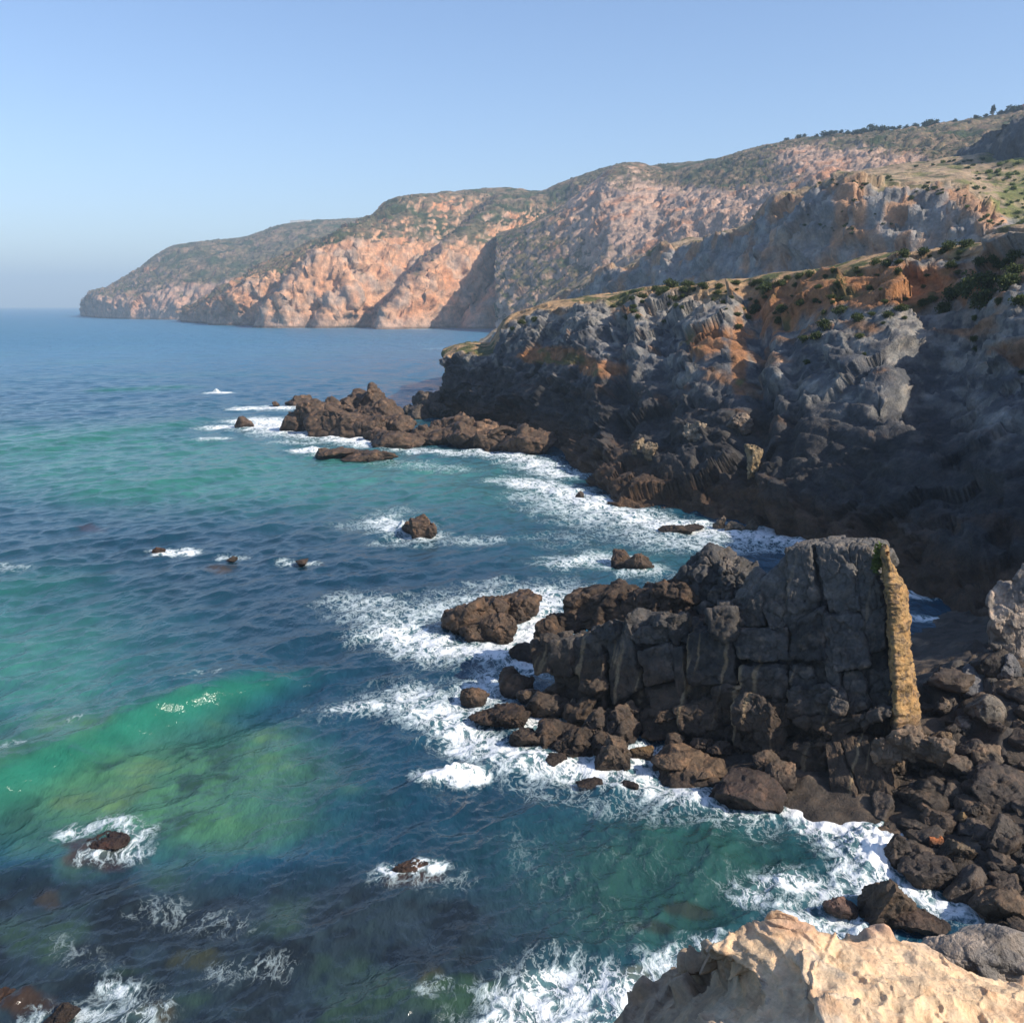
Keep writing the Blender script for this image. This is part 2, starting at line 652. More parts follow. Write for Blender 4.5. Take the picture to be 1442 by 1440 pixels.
# ================================================================== middle grey headland (behind the near cliff)
B = []
for px, yb, Yb, y1, Y1, ye, Ye, yc, Yc in (
        (672, 487, 775, 487, 777, 486.5, 780, 486, 790), (690, 488, 745, 484, 752, 479, 760, 478, 775), (712, 490, 720, 477, 730, 463, 742, 462, 760),
        (740, 492, 690, 470, 700, 448, 720, 446, 745), (770, 497, 650, 462, 670, 430, 690, 428, 720), (800, 502, 610, 455, 630, 407, 660, 404, 700),
        (850, 510, 560, 450, 590, 388, 620, 385, 670), (882, 515, 535, 445, 565, 383, 600, 380, 650), (950, 525, 490, 435, 525, 350, 565, 345, 640),
        (1000, 530, 465, 430, 500, 340, 540, 335, 640), (1050, 538, 440, 420, 470, 324, 515, 318, 640), (1085, 540, 425, 410, 455, 298, 500, 290, 640), (1130, 545, 410, 400, 440, 283, 480, 272, 640),
        (1160, 550, 400, 395, 430, 270, 470, 258, 640), (1200, 555, 390, 390, 415, 262, 450, 246, 640), (1280, 560, 375, 385, 400, 272, 430, 234, 620),
        (1350, 565, 360, 385, 390, 285, 415, 226, 600), (1385, 565, 350, 385, 380, 310, 400, 222, 590), (1450, 570, 340, 390, 370, 325, 390, 212, 570), (1600, 570, 340, 390, 370, 320, 400, 195, 560), (1800, 570, 350, 390, 380, 310, 420, 180, 560)):
    b = P(px, yb, Yb); b[2] = 0
    a = b * 0.985; a[2] = -6
    p1 = P(px, y1, Y1)
    e = P(px, ye, Ye)
    c = P(px, yc, Yc)
    q = e * 0.6 + c * 0.4; q[2] += 1.0
    bk = c * 1.1; bk[2] = c[2] * 0.93
    bk2 = c * 1.5; bk2[2] = -5 if px < 1000 else 40
    B.append([a, b, p1, e, q, c, bk, bk2])
V, u, v, Q = loft(B, 620, 260)
N = normals(V, Q)
cl = 1 - sstep(3.0, 3.5, v)
cc = 0.15 + 0.85 * cl
wq = 3.0 * fbm(V / 15, 3, 14)[:, None]
d = 7 * fbm(V / 45, 3, 11) + 2.0 * fbm(V * np.array([1, 1, 0.6]) / 18, 3, 12, ridged=True) * cc
d += cc * (5.0 * facet((V + wq) / np.array([24, 24, 26.0]), 13)[0] + 2.4 * facet((V + wq) / np.array([9, 9, 7.0]), 15)[0] + 0.9 * facet((V + 0.3 * wq) / np.array([3.2, 3.2, 2.2]), 17)[0] + 0.4 * fbm(V / 2.5, 3, 16))
bd = (V[:, 2] + 0.08 * V[:, 0] + 4 * fbm(V / 30, 2, 19)) / 9.0
d += cl * 1.8 * (sstep(0.0, 0.7, bd - np.floor(bd)) - 0.5)
d *= sstep(-4, 8, V[:, 2])
V = V + N * d[:, None]
N = normals(V, Q)
n1, n2 = fbm(V / 20, 4, 61), fbm(V / 6, 4, 62)
tint = np.tile(np.array((0.235, 0.225, 0.215), np.float32), (len(V), 1))
tint = mixc(tint, (0.36, 0.33, 0.29), sstep(-0.05, 0.35, n2))
tint = mixc(tint, (0.42, 0.25, 0.15), sstep(0.12, 0.32, fbm(V * np.array([1, 1, 0.35]) / 16, 3, 63) + 0.07 + 0.25 * sstep(2.6, 3.0, v)))
tint = mixc(tint, (0.34, 0.26, 0.19), sstep(0.2, 0.4, fbm(V / 28, 3, 64)) * 0.6)
top = sstep(2.95, 3.12, v + 0.12 * n2)
dry = np.tile(np.array((0.36, 0.265, 0.17), np.float32), (len(V), 1))
dry = mixc(dry, (0.105, 0.105, 0.045), sstep(0.0, 0.25, fbm(V / 9, 4, 65)))
xx, yy = pix(V)
dry = mixc(dry, (0.17, 0.18, 0.055), sstep(0.0, 0.25, fbm(V / 12, 3, 66) + 0.25 * sstep(1380, 1440, xx) - 0.1) * sstep(1200, 1420, xx))
tint = tint * (1 - top[:, None]) + dry * top[:, None]
V_mid, Q_mid, T_mid = V, Q, top
link("grey_headland", mesh_from("grey_headland", V, Q, M_MID, {"tint": tint}), kind="structure", label="grey cliff with dry grass on top, behind the near dark cliff")

# dark crag at the right, higher up the slope
D = []
for px, yt, yb in ((1340, 232, 234), (1360, 214, 234), (1385, 198, 231), (1410, 184, 226), (1435, 175, 218), (1480, 166, 214), (1540, 176, 208)):
    Yc_ = 640 - min(px - 1340, 120) * 1.1
    b = P(px, yb, Yc_); b[2] -= 6
    t = P(px, yt, Yc_ + 25)
    m_ = P(px, (yt * 0.5 + yb * 0.5), Yc_ + 6)
    bk = t.copy(); bk[1] += 35; bk[2] -= 2
    bk2 = t.copy(); bk2[1] += 90; bk2[2] -= 30
    D.append([b, m_, t, bk, bk2])
V, u, v, Q = loft(D, 130, 60)
N = normals(V, Q)
V = V + N * (5 * fbm(V / 16, 4, 71, ridged=True) + 1.5 * fbm(V / 4, 3, 72))[:, None]
tint = mixc(np.tile(np.array((0.10, 0.105, 0.11), np.float32), (len(V), 1)), (0.25, 0.22, 0.18), sstep(0.1, 0.4, fbm(V / 7, 3, 73)))
link("dark_crag", mesh_from("dark_crag", V, Q, M_MID, {"tint": tint}), kind="structure", label="dark shaded crag high on the right edge")

# ================================================================== near dark cliff
C = []


def ccol(px, yb, m1, m2, e, yp=None):
    b = W(px, yb)
    a = b.copy(); a[2] = -5
    a[:2] *= 0.985
    p1, p2, pe = P(px, *m1), P(px, *m2), P(px, *e)
    pl = pe * 1.10; pl[2] = pe[2] + 1.0
    p3 = pe * 1.35; p3[2] = pe[2] - 4
    p4 = pe * 1.6; p4[2] = -4
    # split the face once more, a touch hollow
    C.append([a, b, p1, p2, pe, pl, p3, p4])


def wcol(*pts):
    C.append([np.array(p, float) for p in pts])


bk = P(668, 500, 330)
wcol((bk[0] + 5, 322, -5), (bk[0] + 5, 318, 0), (bk[0] + 7, 312, 6), (bk[0] + 10, 308, 12), (bk[0] + 12, 304, 16), (bk[0] + 14, 306, 16), (bk[0] + 20, 312, 8), (bk[0] + 22, 318, -4))
ccol(629, 592, (565, 272), (528, 275), (508, 279))
ccol(640, 595, (562, 262), (525, 266), (500, 272))
ccol(662, 599, (566, 253), (528, 259), (497, 268))
ccol(692, 604, (575, 246), (535, 253), (499, 265))
ccol(716, 611, (580, 236), (520, 250), (457, 272))
ccol(760, 626, (588, 222), (520, 238), (442, 265))
ccol(800, 642, (596, 208), (525, 226), (436, 255))
ccol(850, 698, (640, 172), (560, 198), (425, 247))
ccol(900, 714, (648, 162), (560, 186), (410, 238))
ccol(950, 722, (650, 156), (560, 176), (406, 230))
ccol(1010, 735, (655, 149), (560, 166), (401, 220))
ccol(1080, 748, (655, 142), (545, 158), (394, 210))
ccol(1170, 768, (660, 134), (535, 150), (383, 198))
ccol(1240, 800, (670, 125), (530, 141), (368, 188))
ccol(1310, 850, (690, 116), (530, 146), (357, 178))
ccol(1370, 895, (715, 108), (530, 138), (347, 168))
ccol(1442, 930, (740, 101), (535, 128), (338, 158))
ccol(1530, 950, (750, 98), (540, 124), (330, 150))
wcol((52, 70, 0), (53, 71, 8), (55, 74, 20), (60, 80, 32), (92, 112, 44), (102, 126, 44), (120, 170, 40), (150, 220, 0))
wcol((78, 62, 8), (79, 65, 16), (82, 70, 27), (88, 78, 35), (120, 104, 46), (130, 118, 46), (160, 150, 40), (190, 200, 0))
wcol((190, 70, 25), (190, 75, 28), (192, 80, 32), (196, 88, 38), (200, 112, 48), (205, 122, 49), (220, 150, 44), (240, 200, 0))
V, u, v, Q = loft(C, 900, 420)
N = normals(V, Q)
face = 1 - sstep(3.9, 4.2, v)
tilt = V.copy()
tilt[:, 2] += 0.12 * V[:, 0] + 0.05 * V[:, 1]
fc = 0.18 + 0.82 * face
xq, yq = pix(V)
rg = 1.0 - 0.55 * sstep(960, 1120, xq) * sstep(-0.35, 0.25, fbm(V / 35, 2, 37))
wq = 1.1 * fbm(V / 7, 3, 32)[:, None]
d = 3.0 * fbm(V / 30, 3, 31) + fc * (3.4 * facet((tilt + 2 * wq) / np.array([15, 15, 13.0]), 35)[0] + rg * 1.5 * facet((tilt + wq) / np.array([6.0, 6.0, 3.6]), 39)[0])
# ledges along the bedding
bed = tilt[:, 2] + 1.5 * fbm(V / 12, 3, 33)
st = bed / 3.3
d += face * 0.6 * (sstep(0.0, 0.75, st - np.floor(st)) - 0.5)
fv, fe = facet((tilt + 0.5 * wq) / np.array([2.3, 2.3, 1.2]), 5)
d += face * rg * (0.50 * fv - 0.15 * (1 - sstep(0, 0.10, fe)))
d += 0.16 * fbm(V / 1.6, 4, 36) + 0.10 * fbm(V / 0.9, 2, 37)
low = sstep(11, 4, V[:, 2])
fv, fe = facet((tilt + 0.8 * fbm(V / 3, 2, 38)[:, None]) / np.array([3.2, 3.2, 1.5]), 8)
d += low * 1.1 * fv
d *= sstep(-4, 1.5, V[:, 2])
# wave-cut notches and a few gullies down the face
for gx, gw, gd in ((868, 16, 3.0), (1058, 26, 4.5), (1110, 14, 2.0), (925, 18, 2.0), (1230, 30, 1.2), (1345, 30, 1.0)):
    x0, y0 = pix(V)
    g = np.exp(-((x0 - gx - 18 * fbm(V / 10, 2, int(gx))) / gw) ** 2)
    d -= gd * g * face * sstep(3, 12, V[:, 2])
V = V + N * d[:, None]
N = normals(V, Q)
xx, yy = pix(V)
n1, n2, n3 = fbm(V / 9, 4, 41), fbm(V / 2.6, 4, 42), fbm(tilt / np.array([14., 14., 3.0]), 4, 43)
tint = np.tile(np.array((0.095, 0.097, 0.102), np.float32), (len(V), 1))
tint = mixc(tint, (0.20, 0.196, 0.185), sstep(0.0, 0.35, n3 + 0.4 * n2))
tint = mixc(tint, (0.30, 0.28, 0.245), sstep(0.05, 0.30, n2 + 0.40 * sstep(20, 30, V[:, 2])) * 0.75)
tint = mixc(tint, (0.30, 0.15, 0.065), sstep(0.18, 0.34, fbm(tilt / np.array([22., 22., 4.0]), 4, 44) + 0.10 * sstep(12, 26, V[:, 2])) * 0.7)
# black splash zone carried up the face as painted base shadow; wet brown below
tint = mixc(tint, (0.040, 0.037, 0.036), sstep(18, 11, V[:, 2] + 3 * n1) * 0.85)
tint = mixc(tint, (0.085, 0.055, 0.036), sstep(6.5, 3.0, V[:, 2] + 2 * n1))
# soil at the top: ochre earth, dry path, scrub
g = lambda cx, cy, rx, ry: np.exp(-((xx - cx) / rx) ** 2 - ((yy - cy) / ry) ** 2)
soil = sstep(0.30, 0.55, g(1215, 402, 150, 34) + 0.8 * g(995, 482, 32, 24) + 0.6 * g(1090, 450, 60, 30) + 0.15 * g(1380, 395, 90, 40) + 0.5 * n1 + 0.4 * n2)
soil = np.maximum(soil, 0.9 * sstep(0.35, 0.6, g(775, 500, 55, 14) + g(850, 520, 40, 12) + 0.9 * g(1040, 500, 14, 70) + 0.4 * n2))
soil *= sstep(9, 14, V[:, 2])
tint = mixc(tint, (0.34, 0.165, 0.075), soil)
plat = sstep(3.85, 4.05, v + 0.1 * n2)
tint = mixc(tint, (0.40, 0.26, 0.14), plat)
tint = mixc(tint, (0.09, 0.10, 0.035), sstep(0.0, 0.2, fbm(V / 7, 4, 47) + 0.15 * plat - 0.1) * np.maximum(plat, sstep(0.35, 0.6, soil) * 0.8))
V_near, Q_near, PL_near = V, Q, plat
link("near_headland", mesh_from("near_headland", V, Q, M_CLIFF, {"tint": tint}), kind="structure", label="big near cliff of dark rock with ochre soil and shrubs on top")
BV_near = BVHTree.FromPolygons(V_near.tolist(), Q_near.tolist())

# ================================================================== boulder shore under the outcrop (rises to the right into a gully)
gx = np.concatenate([np.linspace(2, 60, 240), np.linspace(61, 190, 60)])
gy = np.linspace(26, 96, 240)
X, Yg = np.meshgrid(gx, gy, indexing='ij')
xs = np.interp(Yg, [26, 40, 46, 50, 54, 60, 66, 75, 96], [20, 23.8, 24.2, 21.6, 18.8, 14.8, 11, 25, 46])
t = X - xs
Z = np.where(t < 0, t * 0.35, 0.13 * t + 0.004 * np.maximum(t, 0) ** 2)
Z = np.minimum(Z, 27 + 0.02 * X)
V = np.stack([X, Yg, Z], -1).reshape(-1, 3)
V[:, 2] += (0.45 * fbm(V / 3.0, 4, 81, ridged=True) + 0.9 * fbm(V / 9, 3, 82)) * sstep(-1.5, 1.0, V[:, 2] + 1)
f1, f2, rid = worley(V / 1.1, 83)
V[:, 2] += 0.35 * (0.6 - f1) * sstep(-0.4, 0.4, V[:, 2])
Q = grid_quads(len(gx), len(gy))
n1 = fbm(V / 2.5, 4, 84)
fv, fe = facet(V / np.array([2.6, 2.6, 1.0]) + 0.3 * fbm(V / 2.0, 2, 86)[:, None], 85)
V[:, 2] += sstep(0.6, 4.0, V[:, 2]) * (1.0 * fv + 0.25 * fbm(V / 1.2, 3, 87))
tint = np.tile(np.array((0.062, 0.051, 0.042), np.float32), (len(V), 1))
tint = mixc(tint, (0.16, 0.12, 0.085), sstep(0.1, 0.4, n1))
tint = mixc(tint, (0.10, 0.09, 0.08), sstep(2.5, 6, V[:, 2]))
link("boulder_shore", mesh_from("boulder_shore", V, Q, M_SHORE, {"tint": tint}), kind="structure", label="dark shingle ground under the boulders at the right")
V_shore, Q_shore = V, Q
BV_shore = BVHTree.FromPolygons(V_shore.tolist(), Q_shore.tolist())


def hit(px, py, trees=None):
    d = Vector(ray(px, py)).normalized()
    best = None
    for t in trees or (BV_shore, BV_near):
        r = t.ray_cast(Vector(CAM), d)
        if r[0] is not None and (best is None or r[3] < best[3]):
            best = r
    w = W(px, py, 0.0)
    dist = np.linalg.norm(w - CAM) if ray(px, py)[2] < 0 else 1e9
    if best is None or best[3] > dist:
        return w, np.array([0, 0, 1.0])
    return np.array(best[0]), np.array(best[1])
# ================================================================== rock makers
def rough(V, Q, amp, size, seed, crackamp=0.35, stretch=(1, 1, 1)):
    """weathered, fractured surface: big swells, chipped cells, fine pitting."""
    N = normals(V, Q)
    S = np.asarray(stretch, float)
    p = V * S
    d = amp * 0.6 * fbm(p / (size * 1.6), 3, seed)
    wq = 0.12 * fbm(p / (size * 0.5), 2, seed + 1)[:, None]
    fv, fe = facet(p / (size * 0.9) + wq, seed + 2)
    d += amp * (1.0 * fv - crackamp * (1 - sstep(0, 0.10, fe)))
    fv, fe = facet(p / (size * 0.36) + wq, seed + 3)
    d += amp * 0.36 * fv
    d += amp * 0.15 * fbm(p / (size * 0.14), 3, seed + 6)
    return V + N * d[:, None]


def block(corners8, n=36, p=9, amp=0.16, size=1.5, seed=0, stretch=(1, 1, 1)):
    """rounded, weathered block through eight corners: TL TR BR BL front, TL TR BR BL back."""
    U, Q = cube_grid(n)
    U = U / (np.power(np.abs(U), p).sum(1) ** (1 / p))[:, None]
    a, b, c = (U[:, 0] + 1) / 2, (U[:, 1] + 1) / 2, (U[:, 2] + 1) / 2     # a right, b up, c back
    tl, tr, br, bl, TL, TR, BR, BL = [np.asarray(x, float) for x in corners8]
    f = lambda w: w[:, None]
    fr = f((1 - a) * (1 - b)) * bl + f(a * (1 - b)) * br + f((1 - a) * b) * tl + f(a * b) * tr
    bk = f((1 - a) * (1 - b)) * BL + f(a * (1 - b)) * BR + f((1 - a) * b) * TL + f(a * b) * TR
    V = fr * f(1 - c) + bk * f(c)
    Nn = normals(V, Q)
    if ((V - V.mean(0)) * Nn).sum() < 0:
        Q = Q[:, ::-1]
    return rough(V, Q, amp * 1.15, size, seed, stretch=stretch), Q


def boulder(rx, ry, rz, seed, n=18, planes=9, amp=0.10, sharp=60):
    """angular boulder about the origin: a sphere cut by random planes, then weathered."""
    rs = np.random.RandomState(seed)
    U, Q = cube_grid(n)
    D = U / np.linalg.norm(U, axis=1)[:, None]
    nn = rs.normal(size=(planes, 3))
    nn /= np.linalg.norm(nn, axis=1)[:, None]
    hh = rs.uniform(0.46, 0.86, planes)
    q = np.maximum(D @ nn.T, 0.02) / hh[None, :]
    r = 1 / np.power(np.power(q, sharp).sum(1) + 1e-3, 1 / sharp)
    V = D * np.minimum(r * 1.12, 1.28)[:, None] * np.array([rx, ry, rz])
    s = (rx * ry * rz) ** (1 / 3)
    V = rough(V + seed * 3.7, Q, amp * s, 0.6 * s, seed) - seed * 3.7
    return V, Q


def rock_tint(V, N, seed, wet=True, base=(0.075, 0.060, 0.048), s=1.0, zoff=0.0):
    n1, n2 = fbm(V / (1.5 * s) + seed, 4, seed + 1), fbm(V / (0.5 * s) + seed, 3, seed + 2)
    t = np.tile(np.array(base, np.float32), (len(V), 1))
    t = mixc(t, (base[0] * 2.3, base[1] * 2.05, base[2] * 1.8), sstep(0.05, 0.45, n1 + 0.5 * n2) * 0.8)
    t = mixc(t, (base[0] * 0.5, base[1] * 0.5, base[2] * 0.5), sstep(0.1, 0.4, fbm(V / (0.9 * s), 3, seed + 5)) * 0.7)
    if wet:
        t = mixc(t, (0.028, 0.021, 0.017), sstep(0.9, 0.2, V[:, 2] + zoff + 0.5 * n1) * 0.85)
    return t


LEAN, STRIKE = 0.34, 0.66


def onface(px, py, off=0.0, lean=LEAN, strike=STRIKE, c0=71.3):
    d = ray(px, py)
    t = (c0 + off + lean * H) / (d[1] + strike * d[0] - lean * d[2])
    return CAM + d * t


INTO = np.array([0.55, 0.835, 0.0])


def face_block(quad, off=0.0, depth=3.0, seed=0, n=36, p=10, amp=0.17, size=1.5, lean=LEAN, drop=0.3, **kw):
    jr = np.random.RandomState(seed)
    jit = jr.uniform(-0.55, 0.55, 4) * (1 if depth < 5 else 0)
    f4 = [onface(x + jr.uniform(-5, 5), y + jr.uniform(-5, 5), off + j, lean) for (x, y), j in zip(quad, jit)]
    b4 = [q + INTO * depth + np.array([0, 0, (-drop if i < 2 else 0)]) for i, q in enumerate(f4)]
    return block(f4 + b4, n, p, amp, size, seed, **kw)


# ------------------------------------------------------------------ the big jointed outcrop: one thing, its blocks are parts
oc = empty("rock_outcrop", W(1050, 1080), "big dark jointed rock outcrop rising from the surf, with an ochre rib on its right", "rock outcrop")
oc_loc = Vector(W(1050, 1080))


def oc_part(name, V, Q, mat, tint, label=None):
    o = link(name, mesh_from(name, V - np.array(oc_loc), Q, mat, {"tint": tint}), oc)
    if label:
        o["label"] = label
    return o


def sunlit_vein_tint(V, seed):
    N = None
    w_ = np.random.RandomState(seed).uniform(0.75, 1.35)
    t = rock_tint(V, N, seed, True, (0.070 * w_, 0.065 * w_, 0.060 * w_), s=0.7)
    t = mixc(t, (0.075, 0.052, 0.035), sstep(6.5, 3.5, V[:, 2] + 1.5 * fbm(V / 2.5, 3, seed + 3)) * 0.8)
    # pale mineral veins down the joints, brightened to paint in sunlit joint edges
    s = V[:, 0] * 0.83 - V[:, 1] * 0.55 + 0.35 * fbm(V / 1.8, 3, 5)
    vn = fbm(np.stack([s / 0.55, V[:, 2] / 9.0, 0 * s], 1), 3, 9)
    t = mixc(t, (0.30, 0.22, 0.13), sstep(0.22, 0.36, vn) * 0.75)
    t = mixc(t, (0.16, 0.152, 0.14), sstep(9, 12.5, V[:, 2] + 1.5 * fbm(V / 1.5, 3, seed + 8)) * 0.6)
    return t


# (TL, TR, BR, BL), offset behind the main face, depth
QUADS = [
    # core masses
    (((768, 915), (1035, 893), (1040, 1045), (800, 1055)), 1.3, 5.5, 60, 0.35),
    (((1040, 850), (1142, 776), (1160, 1045), (1050, 1045)), 0.9, 5.5, 56, 0.35),
    (((1138, 776), (1238, 786), (1262, 1060), (1150, 1050)), 0.8, 5.0, 56, 0.35),
    # left wall
    (((748, 908), (773, 904), (775, 952), (750, 947)), 0.2, 2.0, 20, 0.14),
    (((775, 903), (801, 902), (801, 955), (776, 955)), 0.0, 2.5, 22, 0.12),
    (((801, 899), (850, 897), (848, 945), (803, 951)), 0.5, 3.0, 26, 0.2),
    (((850, 892), (884, 885), (908, 968), (856, 1000)), -0.1, 3.2, 34, 0.12),
    (((814, 932), (851, 926), (855, 1004), (818, 1006)), 0.1, 2.5, 28, 0.13),
    (((890, 880), (939, 877), (942, 907), (895, 911)), 0.1, 3.2, 28, 0.14),
    (((939, 879), (962, 880), (966, 905), (943, 908)), 0.5, 3.0, 20, 0.12),
    (((894, 912), (944, 907), (951, 962), (906, 969)), 0.0, 3.0, 30, 0.13),
    (((945, 908), (956, 906), (969, 986), (958, 988)), 0.15, 2.4, 26, 0.08),
    (((964, 888), (1019, 886), (1038, 970), (968, 972)), 0.0, 3.2, 36, 0.13),
    (((907, 970), (962, 962), (968, 1003), (913, 1004)), 0.1, 2.5, 28, 0.14),
    (((854, 1003), (894, 1000), (897, 1048), (826, 1046)), -0.3, 2.6, 30, 0.22),
    (((893, 1003), (950, 990), (953, 1037), (914, 1049)), -0.5, 2.8, 34, 0.14),
    (((944, 992), (1006, 984), (1005, 1032), (962, 1033)), -0.7, 2.6, 32, 0.18),
    (((1003, 972), (1042, 968), (1046, 1015), (1008, 1026)), -0.1, 2.4, 28, 0.16),
    # right, taller part
    (((1022, 842), (1076, 830), (1079, 880), (1028, 884)), 0.3, 3.5, 30, 0.18),
    (((1030, 886), (1106, 883), (1109, 931), (1036, 933)), 0.0, 3.5, 34, 0.14),
    (((1041, 935), (1107, 933), (1110, 979), (1045, 985)), 0.05, 3.2, 32, 0.15),
    (((1055, 826), (1112, 770), (1120, 884), (1080, 886)), 0.1, 4.0, 44, 0.16),
    (((1100, 775), (1143, 768), (1150, 878), (1110, 884)), 0.0, 4.0, 44, 0.15),
    (((1109, 882), (1160, 850), (1163, 935), (1111, 936)), -0.25, 3.0, 38, 0.16),
    (((1108, 936), (1146, 934), (1150, 968), (1110, 970)), 0.1, 3.0, 26, 0.16),
    (((1144, 768), (1194, 768), (1216, 864), (1164, 866)), -0.1, 4.0, 44, 0.14),
    (((1192, 769), (1232, 774), (1247, 856), (1214, 860)), 0.15, 4.0, 40, 0.16),
    (((1164, 866), (1214, 866), (1227, 940), (1176, 945)), -0.1, 3.2, 38, 0.15),
    (((1214, 858), (1246, 858), (1250, 916), (1222, 922)), 0.2, 3.0, 28, 0.13),
    (((1224, 922), (1252, 916), (1256, 948), (1228, 950)), 0.9, 2.0, 20, 0.1),
    (((1150, 850), (1166, 868), (1186, 972), (1164, 972)), -0.3, 2.6, 32, 0.12),
    (((1182, 946), (1218, 944), (1222, 1005), (1188, 1004)), 0.0, 2.8, 28, 0.15),
    (((1219, 944), (1255, 948), (1259, 1006), (1222, 1006)), 0.1, 2.8, 28, 0.15),
    (((1104, 970), (1182, 968), (1196, 1018), (1110, 1014)), -0.6, 3.0, 38, 0.2),
    (((1054, 986), (1108, 984), (1112, 1030), (1058, 1032)), -0.3, 2.8, 32, 0.18),
    (((1108, 1012), (1196, 1004), (1260, 1006), (1180, 1046)), -0.9, 3.0, 40, 0.24),
    (((1030, 1005), (1060, 1000), (1068, 1060), (1030, 1056)), -0.3, 2.5, 26, 0.2),
    (((1066, 1050), (1160, 1046), (1168, 1128), (1090, 1104)), -0.8, 4.5, 44, 0.26),
    # leaning slabs at the foot
    (((1156, 1046), (1178, 1040), (1208, 1136), (1170, 1142)), -2.7, 2.0, 36, 0.10),
    (((1182, 1040), (1219, 1036), (1256, 1130), (1216, 1142)), -2.5, 2.2, 40, 0.12),
    (((1222, 1040), (1246, 1050), (1262, 1120), (1236, 1100)), -1.8, 2.0, 30, 0.14),
]
for i, (qd, off, dep, n, amp) in enumerate(QUADS):
    slab = i >= len(QUADS) - 3
    V, Q = face_block(qd, off, dep, 500 + 13 * i, n, 14, amp * 1.2, 1.0 if dep < 5 else 2.2, lean=(0.75 if slab else LEAN))
    oc_part("leaning_slab" if slab else ("rock_mass" if dep > 5 else "rock_block"), V, Q, M_OUT, sunlit_vein_tint(V, 500 + i))

# knobbly grey peak and brown shoulders behind the left wall
for i, (qd, off, dep, n, amp, sz, nm) in enumerate((
        (((955, 800), (1000, 776), (1040, 868), (930, 872)), 4.6, 4.5, 56, 0.55, 1.3, "knobbly_peak"),
        (((1005, 792), (1042, 800), (1058, 860), (1010, 866)), 4.2, 4.0, 40, 0.5, 1.1, "knobbly_peak"),
        (((905, 838), (965, 815), (985, 885), (905, 888)), 3.2, 4.0, 40, 0.4, 1.2, "rock_mass"),
        (((785, 838), (868, 832), (885, 884), (775, 896)), 3.6, 5.0, 44, 0.42, 1.6, "brown_shoulder"),
        (((868, 840), (912, 834), (925, 884), (868, 884)), 3.2, 4.0, 32, 0.35, 1.2, "brown_shoulder"),
        (((746, 872), (772, 866), (788, 908), (752, 914)), 2.0, 2.5, 26, 0.25, 1.0, "brown_shoulder"),
        (((840, 886), (905, 874), (1030, 874), (850, 900)), 1.5, 4.0, 40, 0.3, 1.2, "rock_mass"))):
    V, Q = face_block(qd, off, dep, 900 + 11 * i, n, 4.5, amp, sz, lean=0.45)
    tt = rock_tint(V, None, 900 + i, True, (0.085, 0.080, 0.075) if "peak" in nm else (0.070, 0.050, 0.036))
    oc_part(nm, V, Q, M_OUT, tt)

jr = np.random.RandomState(19)
top = [(752, 905), (800, 898), (850, 893), (886, 880), (940, 876), (1000, 884), (1038, 872), (1050, 840), (1075, 805), (1100, 780), (1128, 766), (1165, 767), (1200, 767), (1232, 774)]
tx = np.array([q[0] for q in top]); ty = np.array([q[1] for q in top])
for k in range(36):
    if k < 20:
        px = jr.uniform(755, 1075)
        py = np.interp(px, tx, ty) + jr.uniform(-2, 10)
        off, s = jr.uniform(0.3, 2.2), jr.uniform(0.45, 1.15)
    else:
        px = jr.uniform(800, 1240)
        py = jr.uniform(985, 1050) if px > 1050 else jr.uniform(960, 1045)
        off, s = jr.uniform(-0.9, 0.0), jr.uniform(0.5, 1.2)
    c = onface(px, py, off)
    V, Q = boulder(s * jr.uniform(0.8, 1.4), s, s * jr.uniform(0.6, 1.5), 700 + k, 22, amp=0.16)
    V = V + c
    oc_part("rock_lump", V, Q, M_OUT, sunlit_vein_tint(V, 800 + k))

# the ochre rib: a leaning dyke that faces the sun
def onrib(px, py, c0, lean=0.30, strike=-0.75):
    return onface(px, py, 0, lean, strike, c0)


rib_rows = [(1244, 1256, 781), (1246, 1268, 808), (1249, 1284, 836), (1252, 1287, 870), (1255, 1288, 905), (1257, 1293, 945), (1259, 1299, 985), (1260, 1302, 1012), (1259, 1304, 1036), (1258, 1306, 1062)]
pw = onface(1270, 1010, -0.4)
c0 = pw[1] - 0.75 * pw[0] - 0.30 * pw[2]
cols = []
nrow = len(rib_rows)
for k in range(9):
    fr = k / 8
    col = []
    for l, r_, y in rib_rows:
        a, b = onrib(l + 5, y, c0), onrib(r_ - 7, y, c0)
        back = np.array([0.15, 0.98, 0.0]) * 1.5
        pts = [a + back, a + back * 0.5, a + back * 0.12, a * 0.75 + b * 0.25 - back * 0.06, (a + b) / 2 - back * 0.1, a * 0.25 + b * 0.75 - back * 0.06, b + back * 0.12, b + back * 0.5, b + back]
        col.append(pts[k])
    cap = np.mean([cols[0][0] if False else onrib(1250, 778, c0) + np.array([0.5, 1.3, 0.1])], axis=0)
    cols.append(col[::-1] + [col[0] * 0.45 + cap * 0.55, cap])
V, u, v, Q = loft(cols, 90, 270)
N = normals(V, Q)
d = 0.26 * fbm(V / 0.9, 3, 131) + 0.20 * fbm(V * np.array([0.5, 0.5, 1.5]) / 0.75, 4, 132, ridged=True) + 0.10 * fbm(V / 0.25, 2, 133)
V = V + N * d[:, None]
tint = np.tile(np.array((0.36, 0.225, 0.095), np.float32), (len(V), 1))
tint = mixc(tint, (0.30, 0.20, 0.11), sstep(0.0, 0.4, fbm(V / 0.6, 4, 134)))
tint = mixc(tint, (0.14, 0.10, 0.065), sstep(0.02, 0.3, fbm(V / 0.35, 3, 135)))
xx, yy = pix(V)
tint = mixc(tint, (0.12, 0.088, 0.06), sstep(995, 1030, yy + 14 * fbm(V / 0.8, 3, 136)))
